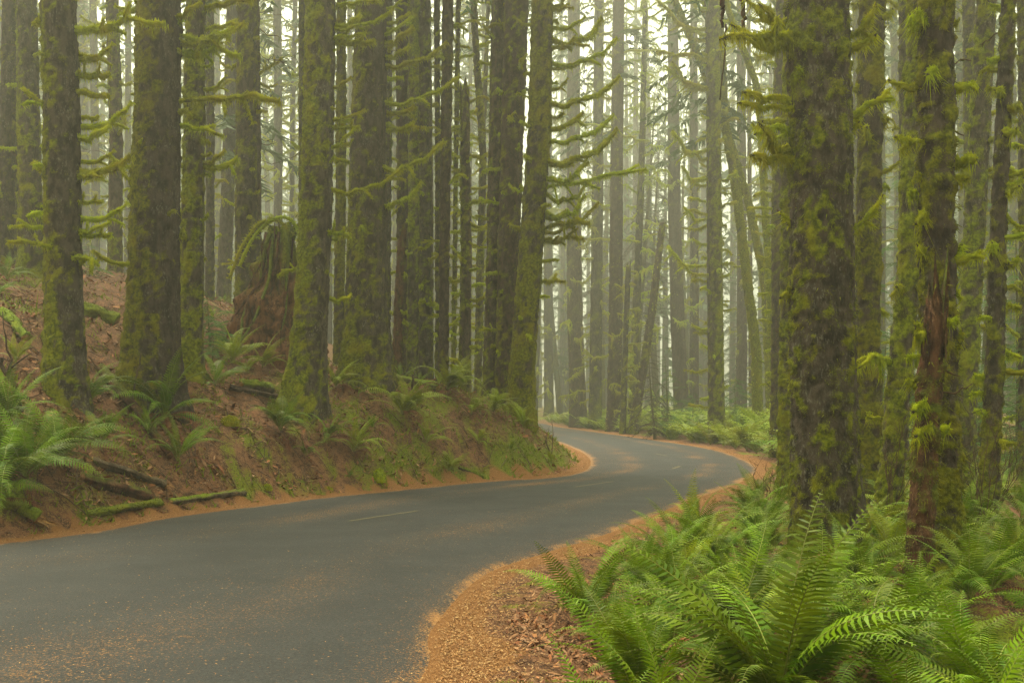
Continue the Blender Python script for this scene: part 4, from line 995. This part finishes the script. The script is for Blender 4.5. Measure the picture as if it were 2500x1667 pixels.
BANK = 'sword ferns on the left bank'
for k, (px, py, sp, nf, dead, pal, label) in enumerate([
    (60, 1165, 205, 15, 2, 'green', 'large glossy fern filling the lower left corner of the slope'),
    (140, 1135, 175, 13, 2, 'green', 'glossy fern drooping over the rotten brown log'),
    (20, 1040, 150, 11, 2, 'green', 'dark green fern at the left edge above the corner fern'),
    (-20, 1230, 190, 12, 2, 'green', 'fern cut off by the left edge low beside the road'),
    (206, 1000, 120, 11, 2, 'green', 'fern at the foot of the dark spruce with stub branches'),
    (250, 1085, 110, 7, 2, 'green', 'small fern on the slope below the decayed branch'),
    (398, 1020, 165, 9, 5, 'green', 'arching fern in front of the widest left spruce with withered fronds'),
    (432, 1130, 105, 6, 4, 'green', 'half withered fern below the arching one on the slope'),
    (525, 945, 92, 9, 2, 'green', 'fern right of the evenly moss-covered trunk'),
    (566, 886, 95, 10, 3, 'light', 'yellow-green fern on the slope below the hemlock seedlings'),
    (672, 862, 112, 12, 5, 'light', 'bright upright fern left of the curved spruce over red dead fronds'),
    (684, 1052, 112, 8, 8, 'green', 'fern with a skirt of red dead fronds below the curved spruce'),
    (800, 1072, 80, 7, 5, 'green', 'fern at the right foot of the curved spruce'),
    (818, 946, 78, 8, 4, 'light', 'fern right of the curved spruce below the mossy post'),
    (862, 1106, 92, 9, 4, 'light', 'pale arching fern low on the middle of the bank'),
    (852, 1168, 34, 5, 0, 'green', 'tiny fern at the bank foot near the moss cushion'),
    (982, 1020, 112, 14, 6, 'light', 'full green fern in the centre of the bank face'),
    (1040, 1088, 76, 7, 3, 'light', 'arching fern below the full green bank fern'),
    (1096, 1150, 60, 9, 1, 'light', 'low pale fern near the road at the bank nose'),
    (1092, 955, 105, 14, 8, 'light', 'fern overhanging red dead fronds at the right end of the crest log'),
    (1034, 872, 62, 9, 2, 'light', 'fern behind the crest near the dark needle-hung trunk'),
    (975, 852, 55, 7, 2, 'light', 'small fern right of the broad crest spruce foot'),
    (1204, 1005, 80, 11, 5, 'light', 'fern left of the green bank-nose spruce foot'),
    (1150, 1010, 72, 8, 4, 'light', 'fern in the middle of the bank nose'),
    (1276, 1046, 62, 11, 3, 'light', 'fern hanging over the road side of the bank nose'),
    (1346, 1132, 36, 7, 0, 'light', 'small pale fern at the very tip of the bank'),
    (1240, 985, 50, 7, 1, 'light', 'small fern directly beneath the green bank-nose spruce'),
    (1168, 1085, 52, 6, 2, 'light', 'loose small fern on the bank nose face'),
    (18, 690, 70, 9, 0, 'green', 'bright fern high at the left edge above the slope'),
    (420, 1000, 70, 6, 1, 'green', 'small fern between the widest spruce and the moss-covered trunk'),
    (640, 900, 80, 8, 4, 'light', 'fern just downhill of the bright upright fern'),
    (745, 1120, 62, 5, 5, 'green', 'mostly withered fern low on the slope under the curved spruce')]):
    x, d, z = hit(px, py, 6)
    fern(x, d, z, sp * 1.3 * d / F, int(nf * 1.4), label, BANK, pal, dead, upright=.25, seed=k + 1, tilt=(math.radians(8), math.radians(8)), spread=-1.1 if dead > 3 else None)

n_ = 0; pb = []
BR_ = np.random.default_rng(12)
for tries in range(4000):
    if n_ >= 48: break
    d = 14 * (42 / 14) ** BR_.random(); x = BR_.uniform(-.5, .05) * d
    sl = float(signed(LE, x, d)[0])
    if sl < 1.0 or sl > 19: continue
    if any((x - u[0]) ** 2 + (d - u[1]) ** 2 < (u[2] + .3) ** 2 for u in USED): continue
    if pb and min((x - p[0]) ** 2 + (d - p[1]) ** 2 for p in pb) < 1.0: continue
    pb.append((x, d)); n_ += 1
    sz, nf, pal, dd = BR_.uniform(.4, .8), int(BR_.integers(6, 11)), 'light' if BR_.random() < .6 else 'green', int(BR_.integers(0, 4)); z = float(terrain(x, d)[0])
    fern(x, d, z, sz, nf, beside(('small ' if sz < .6 else '') + ('part-withered ' if dd else '') + ('yellow-green' if pal == 'light' else 'deep green') + ' slope fern', x, d, z), BANK, pal, dd, seed=700 + n_, upright=.3)

# roadside bed on the right: placed on the ground in plan
R_ = np.random.default_rng(77)
FBED = 'sword ferns in the roadside bed'
key = [(1900, 1720, 1.45, 26, 'large glossy fern with yellow stalks fanning up from the bottom edge'),
       (1560, 1700, 1.0, 15, 'fern at the lower left corner of the bed beside the bare soil'),
       (1650, 1520, 1.05, 16, 'soft leaning fern spilling towards the road above the bare soil'),
       (2150, 1640, 1.25, 20, 'glossy fern right of the large fan-shaped one'),
       (2400, 1700, 1.2, 18, 'dark glossy fern in the lower right corner'),
       (1740, 1390, 1.10, 17, 'fern leaning over the orange verge below the bend'),
       (1850, 1330, 1.10, 15, 'fern with tall upright fronds against the left foot of the massive trunk'),
       (1640, 1400, .95, 14, 'arching fern nearest the road midway along the bed'),
       (2080, 1420, 1.05, 15, 'fern growing right in front of the massive trunk foot'),
       (2210, 1500, 1.05, 15, 'fern at the foot of the red snag'),
       (2370, 1480, 1.05, 15, 'fern right of the thickly mossed trunk foot'),
       (2470, 1420, 1.0, 14, 'fern at the right edge below the slim right trunk'),
       (1990, 1500, 1.15, 18, 'broad fern between the massive trunk and the fan-shaped fern'),
       (1790, 1540, 1.15, 18, 'dense fern left of the fan-shaped one in the bed'),
       (2300, 1590, 1.1, 16, 'fern between the red snag and the corner fern'),
       (1700, 1290, .80, 12, 'small fern on the verge just below the bend'),
       (1830, 1260, .80, 12, 'small fern beside the narrow mossy trunk at the bend')]
for k, (px, py, s, nf, label) in enumerate(key):
    x, d = G(px, py); z = float(terrain(x, d)[0])
    e = fern(x, d, z, s * (.98 if k == 0 else .90), int(nf * 1.2), label, FBED, 'green', 2 if k in (3, 8, 10, 13) else (1 if k % 2 else 0), upright=.88 if k == 0 else .62 if k in (6, 12) else .42, seed=200 + k)
placed = [G(p[0], p[1]) for p in key]
n_ = 0
for tries in range(6000):
    if n_ >= 160: break
    d = 4.6 + 22 * R_.random() ** 1.5; x = R_.uniform(-1, .56 * d + 1.5)
    sr = -float(signed(RE, x, d)[0])
    if sr < .95 + .35 * R_.random(): continue
    if min((x - p[0]) ** 2 + (d - p[1]) ** 2 for p in placed) < (.30 + .016 * d) ** 2: continue
    if any((x - u[0]) ** 2 + (d - u[1]) ** 2 < (u[2] + .25) ** 2 for u in USED): continue
    if (x - placed[0][0]) ** 2 + (d - placed[0][1]) ** 2 < .62 ** 2 or (d < placed[0][1] and abs(x - placed[0][0] * d / placed[0][1]) < .5): continue
    placed.append((x, d)); n_ += 1
    z = float(terrain(x, d)[0])
    sz, nf, pal, dd = R_.uniform(.66, 1.0), int(R_.integers(11, 16) if d < 14 else R_.integers(8, 11)), 'green' if R_.random() < .75 else 'light', int(R_.integers(0, 3))
    fern(x, d, z, sz, nf, beside(('small ' if sz < .78 else 'large ' if sz > .9 else '') + ('part-withered ' if dd else '') + ('yellow-green' if pal == 'light' else 'deep green') + ' bed fern', x, d, z), FBED, pal, dd, seed=400 + n_)

# far ferns beyond the bend: each plant one mesh, shared between alike plants
def far_fern(seed, pal):
    r = np.random.default_rng(seed); b = Buf()
    fr = [frond_mesh(900 + seed * 7 + k, a, e, 13, .13, mats=[M_FERN2, M_RACHIS], fat=1.2) for k, (a, e) in enumerate(ARCH[:6])]
    dat = []
    for me in fr:
        co = np.empty(len(me.vertices) * 3, dtype=np.float32); me.vertices.foreach_get('co', co)
        fs = [list(p.vertices) for p in me.polygons]
        dat.append((co.reshape(-1, 3), np.array([f for f in fs if len(f) == 4]), np.array([f for f in fs if len(f) == 3])))
    for k in range(12):
        co, q4, q3 = dat[r.integers(0, 6)]
        M = np.array(Matrix.Rotation(r.random() * 6.28, 3, 'Z') @ Matrix.Rotation(r.normal() * .25, 3, 'X')) * r.uniform(.7, 1.15)
        n0 = b.n; b.add(co @ M.T, q4, 0, 0); b.F.append(q3 + n0); b.M.append(0)
    for me in fr: bpy.data.meshes.remove(me)
    return b.mesh('sword_fern', [M_FERN2 if pal else M_FERN])
FFERN = [far_fern(k, k % 3) for k in range(6)]
n_ = 0; pl = []; UG = Buf(); FDAT = {}
for me in FFERN:
    co = np.empty(len(me.vertices) * 3, dtype=np.float32); me.vertices.foreach_get('co', co)
    fs = [list(p.vertices) for p in me.polygons]
    FDAT[me.name] = (co.reshape(-1, 3), np.array([f for f in fs if len(f) == 4]), np.array([f for f in fs if len(f) == 3]))
for tries in range(9000):
    if n_ >= 330: break
    d = 27 * (100 / 27) ** R_.random(); x = R_.uniform(-4, .38 * d)
    sr = -float(signed(RE, x, d)[0])
    if sr < .9 or sr > 9 or (sr > 3.0 and R_.random() < .6): continue
    if pl and min((x - p[0]) ** 2 + (d - p[1]) ** 2 for p in pl) < .55 ** 2: continue
    pl.append((x, d)); n_ += 1
    s = R_.uniform(1.1, 1.8); me = FFERN[R_.integers(0, 6)]; az = R_.random() * 6.28; z = float(terrain(x, d)[0]) - .03
    if sr > 2.6 or n_ > 230:                                              # the crowd further back, joined
        co, q4, q3 = FDAT[me.name]
        M = np.array(Matrix.Rotation(az, 3, 'Z')) * s; n0 = UG.n
        UG.add(co @ M.T + np.array([x, d, z]), q4, 0, 0); UG.F.append(q3 + n0); UG.M.append(0); continue
    o = link('sword_fern', me); o.location = (x, d, z); o.rotation_euler = (0, 0, az)
    o.scale = (s, s, s * R_.uniform(.8, 1.15))
    tag(o, beside(('large ' if s > 1.55 else 'small ' if s < 1.3 else '') + 'hazy roadside fern', x, d, z), 'fern', 'ferns beyond the bend')

link('fern_undergrowth', UG.mesh('fern_undergrowth', [M_FERN2]), kind='stuff')

# ------------------------------------------------------------------ hemlock saplings and needle sprays
def spray_mesh(seed, mat, droop=.25, nside=11):
    """a flat, feathery conifer spray of length 1 along +X."""
    r = np.random.default_rng(seed); b = Buf(); t = np.linspace(0, 1, 10)
    C = np.stack([t, .05 * np.sin(3 * t + seed), .12 * np.sin(np.pi * t * .6) - droop * t ** 2], -1)
    add_tube(b, C, .008 * (1.1 - t), 4, 0, 0, 1, 0, cap=False)
    for side in (-1, 1):
        for k in range(nside):
            u = .08 + .9 * (k + r.random() * .5) / nside; c = np.array([np.interp(u, t, C[:, j]) for j in range(3)])
            L = (.34 * (1 - u) + .07) * r.uniform(.7, 1.15); d = np.array([.75, side * .8, -.18 - r.random() * .25]); d /= np.linalg.norm(d)
            m = 12; s = np.linspace(.05, 1, m)
            P = c + d * (L * s)[:, None] + np.array([0, 0, -.15]) * (L * s ** 2)[:, None]
            blades(b, P, d[None] * .8 + np.array([[-d[1], d[0], 0]]) * np.where(np.arange(m) % 2, 1, -1)[:, None] + r.normal(size=(m, 3)) * .15, .016, .075 * (1.2 - s * .6), 0, 0)
    return b.mesh('spray', [mat, M_TWIG])
SPR = {'green': [spray_mesh(k, M_NEEDLE) for k in range(3)], 'dark': [spray_mesh(10 + k, M_CROWN, .35) for k in range(3)],
       'lichen': [spray_mesh(20 + k, M_LICHEN, .9) for k in range(3)]}
def sapling(label, px, py, hpx, wpx, pal='green', n=40, name='hemlock_sapling', d=None, group=None, crown0=.05):
    r = np.random.default_rng(hash_seed(label, px))
    if d is None: x, d, z = hit(px, py)
    else: d = FARD(d); x = (px - CX) / F * d; z = float(terrain(x, d)[0])
    H = hpx * d / F; W = wpx * d / F / 2
    if d is not None: H = max(H, CH - (py - hpx - HY) / F * d - z)
    e = empty(name, (x, d, z - .03), label, 'sapling' if H < 6 else 'tree', group)
    b = Buf(); t = np.linspace(0, 1, 12)
    pth = np.stack([.04 * H * np.sin(2 * t + px), .03 * H * np.sin(3 * t), H * t], -1)
    add_tube(b, pth, (.012 + .012 * H) * (1.05 - t), 7, 3, .1, 0, .4); link('trunk', b.mesh('trunk', [M_BARKB]), e)
    for k in range(n):
        u = crown0 + (1 - crown0) * (k + r.random()) / n; p = np.array([np.interp(u, t, pth[:, j]) for j in range(3)])
        L = W * (1.12 - u) ** .7 * r.uniform(.75, 1.25) + .05; az = r.random() * 6.28; el = r.normal() * .2 - .05
        d_ = np.array([math.cos(az) * math.cos(el), math.sin(az) * math.cos(el), math.sin(el)])
        M = basis(d_, L, 1.0, L * r.uniform(.8, 1.1)); M.translation = Vector(p)
        link('spray', SPR[pal][r.integers(0, 3)], e, mat=M)
sapling('bright hemlock seedling beside the moss-covered trunk, left of the root mound', 512, 850, 130, 170, n=34)
sapling('second low hemlock seedling right of the bright one, before the root mound', 560, 840, 70, 130, n=22)
sapling('yellowish hemlock seedling low on the slope left of the bright fern', 520, 885, 60, 120, n=20)
sapling('hemlock seedling high behind the dark left spruce', 215, 690, 90, 110, n=24, d=30)
sapling('drooping pale lichen-draped sapling behind the leaning red-footed snag', 1592, 1030, 200, 130, 'lichen', 46, d=46)
sapling('green hemlock sapling right of the lichen-draped one in the haze', 1622, 1040, 170, 130, n=44, d=47)
sapling('low spreading hemlock right of the bristly trunk in the haze', 1800, 1040, 120, 170, n=36, d=46)
sapling('low hemlock left of the bristly trunk in the haze', 1690, 1035, 80, 120, n=26, d=49)
sapling('tall hazy hemlock hung with fine foliage between two brown trunks', 1570, 1020, 820, 190, 'lichen', 110, 'hemlock_tree', d=62, crown0=.30)
sapling('second hazy hemlock with drooping foliage right of the tall one', 1625, 1010, 700, 150, 'dark', 90, 'hemlock_tree', d=66, crown0=.25)
sapling('hazy hemlock left of the tall brown roadside trunk', 1440, 1005, 760, 170, 'lichen', 90, 'hemlock_tree', d=68, crown0=.25)
sapling('fog-paled hemlock beyond the bank nose', 1360, 1000, 620, 150, 'dark', 80, 'hemlock_tree', d=76, crown0=.15)
for k, (px, d, hp, wp) in enumerate(((2110, 30, 620, 190), (2200, 33, 760, 220), (2265, 28, 420, 160), (2345, 30, 520, 170), (2400, 34, 760, 220), (2470, 27, 560, 220), (2495, 24, 380, 200), (2160, 26, 300, 150))):
    sapling(('bright green hemlock in the gap right of the massive trunk', 'tall green hemlock behind the right-leaning mossy trunk', 'low hemlock behind the red snag', 'hemlock behind the thickly mossed trunk',
             'tall hemlock behind the slim right trunk', 'feathery green hemlock at the right edge', 'low hemlock cut by the right edge', 'small hemlock behind the trunk half hidden by the massive one')[k],
            px, 1100, hp, wp, 'green', 70, 'hemlock_tree' if hp > 400 else 'hemlock_sapling', d=d, crown0=.06)
for k, (px, d, hp, wp) in enumerate(((1945, 52, 600, 160), (1785, 70, 700, 190), (1700, 74, 760, 190), (1500, 78, 820, 200))):
    sapling(('hazy hemlock just left of the massive trunk', 'hazy hemlock behind the leaning mossy poles', 'hazy hemlock behind the bristly trunk', 'faint hemlock behind the tall brown roadside trunk')[k],
            px, 1010, hp, wp, 'dark', 80, 'hemlock_tree', d=d, crown0=.1)

# bare shrubs
def shrub(label, px, py, hpx, n, spreadpx, d=None):
    r = np.random.default_rng(hash_seed(label))
    if d is None: x, d, z = hit(px, py)
    else: x = (px - CX) / F * d; z = float(terrain(x, d)[0])
    e = empty('bare_shrub', (x, d, z), label, 'shrub')
    H = hpx * d / F; S = spreadpx * d / F
    for k in range(n):
        b = Buf(); t = np.linspace(0, 1, 10)[:, None]
        tip = np.array([r.normal() * S * .5, r.normal() * S * .4, H * r.uniform(.6, 1.05)])
        P = tip * t + np.array([r.normal() * .2, r.normal() * .2, .12 * H]) * np.sin(np.pi * t) * .6
        P[1:] += r.normal(size=P[1:].shape) * H * .012
        add_tube(b, P, .006 * d / 15 * (1.2 - t[:, 0]), 5, 0, 0, 0, .0)
        for q in range(4):
            i = r.integers(3, 9); dv = r.normal(size=3); dv[2] = abs(dv[2]) + .3; dv /= np.linalg.norm(dv); tt = np.linspace(0, 1, 5)[:, None]
            add_tube(b, P[i] + dv * H * r.uniform(.12, .3) * tt + r.normal(size=(5, 3)) * .01, .0035 * d / 15 * (1.1 - tt[:, 0]), 4, 0, 0, 0, 0)
        link('stem', b.mesh('stem', [M_TWIG]), e)
shrub('leafless shrub with thin dark stems left of the massive trunk foot', 1880, 1250, 170, 7, 70, 16.5)
shrub('tangle of pale leafless stems between the massive trunk and the red snag', 2170, 1300, 330, 9, 110, 15.5)
shrub('leafless twiggy shrub right of the thickly mossed trunk', 2400, 1330, 360, 11, 150, 14.5)
shrub('dense reddish twigs in front of the slim right trunk', 2440, 1250, 260, 10, 130, 18)
shrub('small leafless twig shrub at the tip of the bank by the road', 1345, 1115, 90, 4, 30)

# ------------------------------------------------------------------ loose litter and ground cover (nobody could count it)
def scatter(n, dmin, dmax, spreadf=.56, pw=1.0):
    d = dmin * (dmax / dmin) ** (R_.random(n) ** pw); x = R_.uniform(-1, 1, n) * (spreadf * d + .5)
    return x, d
def slivers(name, x, y, z, L, W, mat, col, tiltv=.25, curl=0.0):
    n = len(x); az = R_.random(n) * 6.28
    D = np.stack([np.cos(az), np.sin(az), R_.normal(size=n) * tiltv], -1); S = np.stack([-np.sin(az), np.cos(az), R_.normal(size=n) * tiltv], -1)
    P = np.stack([x, y, z], -1); L = np.broadcast_to(L, (n,))[:, None]; W = np.broadcast_to(W, (n,))[:, None]
    v = np.stack([P - D * L / 2, P + S * W / 2, P + D * L / 2, P - S * W / 2], 1).reshape(-1, 3)
    me = mk_mesh(name, v, [np.arange(4 * n).reshape(-1, 4)], mat, None, False, {'moss': np.repeat(col, 4)})
    return link(name, me, kind='stuff')
# needles on the road, thick near its edges
x, y = scatter(190000, 5.5, 34, .52)
sl, sr = -signed(LE, x, y), signed(RE, x, y); w_ = sl + sr; u = sl / np.maximum(w_, .1)
inside = (sl > 0) & (sr > 0)
pr = .06 + .45 * np.exp(-((u - .27) / .10) ** 2) + .5 * np.exp(-((u - .72) / .09) ** 2) + 2.4 * np.exp(-(np.minimum(sl, sr) / .20) ** 2)
k = inside & (R_.random(len(x)) < pr * .33); x, y = x[k], y[k]
slivers('needle_litter', x, y, np.maximum(road_z(x, y), terrain(x, y) + .006) + .008, R_.uniform(.012, .036, len(x)), R_.uniform(.004, .008, len(x)) * (1 + y / 30), M_NEEDLES, R_.random(len(x)), .1)
# needle drifts on both verges
x, y = scatter(430000, 5.5, 45, .52)
sl, sr = signed(LE, x, y), -signed(RE, x, y); s = np.maximum(sl, sr)
k = (s > 0) & (R_.random(len(x)) < np.where(sr > 0, .95 * sstep(.85, .15, sr), .9 * sstep(.8, .2, sl))); x, y = x[k], y[k]
slivers('needle_drift', x, y, terrain(x, y) + .012, R_.uniform(.012, .04, len(x)), R_.uniform(.004, .009, len(x)) * (1 + y / 25), M_NEEDLES, R_.random(len(x)) ** 1.2, .3)
# twigs, bark bits and dead leaves on the bank and under the ferns
x, y = scatter(260000, 6, 42, .52)
sl, sr = signed(LE, x, y), -signed(RE, x, y)
k = ((sl > .35) & (sl < 17)) | ((sr > .5) & (sr < 4) & (R_.random(len(x)) < .6)); x, y = x[k], y[k]
k = R_.random(len(x)) < np.clip(.55 + .9 * vnoise(np.stack([x, y, 0 * x], -1) * 1.4, 44), .08, 1); x, y = x[k], y[k]
L_ = R_.gamma(2, .05, len(x)) * np.where(signed(LE, x, y) > 0, .85, .34); slivers('forest_litter', x, y, terrain(x, y) + .02, L_, np.minimum(.04, .010 + L_ * .14) * (1 + y / 60), M_DEBRIS, R_.random(len(x)), .45)
# fallen twigs lying on the slope
x, y = scatter(9000, 9, 40, .5)
sl = signed(LE, x, y); k = (sl > .6) & (sl < 15); x, y = x[k], y[k]; n = len(x)
tw = Buf(); zt_ = terrain(x, y)
for q in range(min(n, 2600)):
    az = R_.uniform(-.9, .9) + (1.9 if R_.random() < .7 else .3); Lt = R_.gamma(3, .13); t3 = np.linspace(-.5, .5, 4)[:, None]
    Pq = np.array([x[q], y[q], 0]) + np.array([math.cos(az), math.sin(az), 0]) * Lt * t3
    Pq[:, 2] = terrain(Pq[:, 0], Pq[:, 1]) + .018 + .03 * R_.random()
    add_tube(tw, Pq, R_.uniform(.004, .011) * np.array([1, .95, .8, .5]), 4, 0, 0, 0, 0, cap=False)
link('twig_litter', tw.mesh('twig_litter', [M_TWIG]), kind='stuff')
# small herbs and moss tips on the bank
x, y = scatter(300000, 8, 44, .52)
sl = signed(LE, x, y); sr = -signed(RE, x, y)
g = fbm(np.stack([x, y, 0 * x], -1) * .8, 21, 3) + .5 * vnoise(np.stack([x, y, 0 * x], -1) * 3.5, 22)
k = ((sl > .3) & (sl < 14) & (g + .45 * sstep(-7, 0, x) + R_.normal(size=len(x)) * .25 > .50)) | ((sr > 1.2) & (sr < 9) & (y > 20) & (R_.random(len(x)) < .35))
x, y = x[k], y[k]; z = terrain(x, y)
b = Buf(); n = len(x)
blades(b, np.stack([x, y, z], -1), np.array([[0, 0, .8]]) + R_.normal(size=(n, 3)) * .55, R_.uniform(.012, .03, n) * (1 + y / 50), R_.gamma(2.2, .032, n) * (1 + y / 60), 0, R_.random(n))
link('ground_cover', b.mesh('ground_cover', [M_HERB]), kind='stuff')

# ------------------------------------------------------------------ haze round camera, forest and ground
m, nt = new_mat('haze_air')
pv = nd(nt, 'ShaderNodeVolumePrincipled', {'Color': (.97, .98, .80, 1), 'Density': HAZE, 'Anisotropy': .6})
nd(nt, 'ShaderNodeOutputMaterial', {1: pv.outputs[0]})
zs_ = [(-1.6), 90.0]; q = 275.0
V = np.array([[sx * q, sy * q, zz] for zz in zs_ for sy in (-1, 1) for sx in (-1, 1)])
me = mk_mesh('haze', V, [[[0, 2, 3, 1], [4, 5, 7, 6], [0, 1, 5, 4], [2, 6, 7, 3], [0, 4, 6, 2], [1, 3, 7, 5]]], m, None, False)
hz = link('haze', me, kind='stuff')
print('objects', len(SC.objects), 'meshes', len(bpy.data.meshes), 'tris', sum(len(me.loops) - 2 * len(me.polygons) for me in bpy.data.meshes))
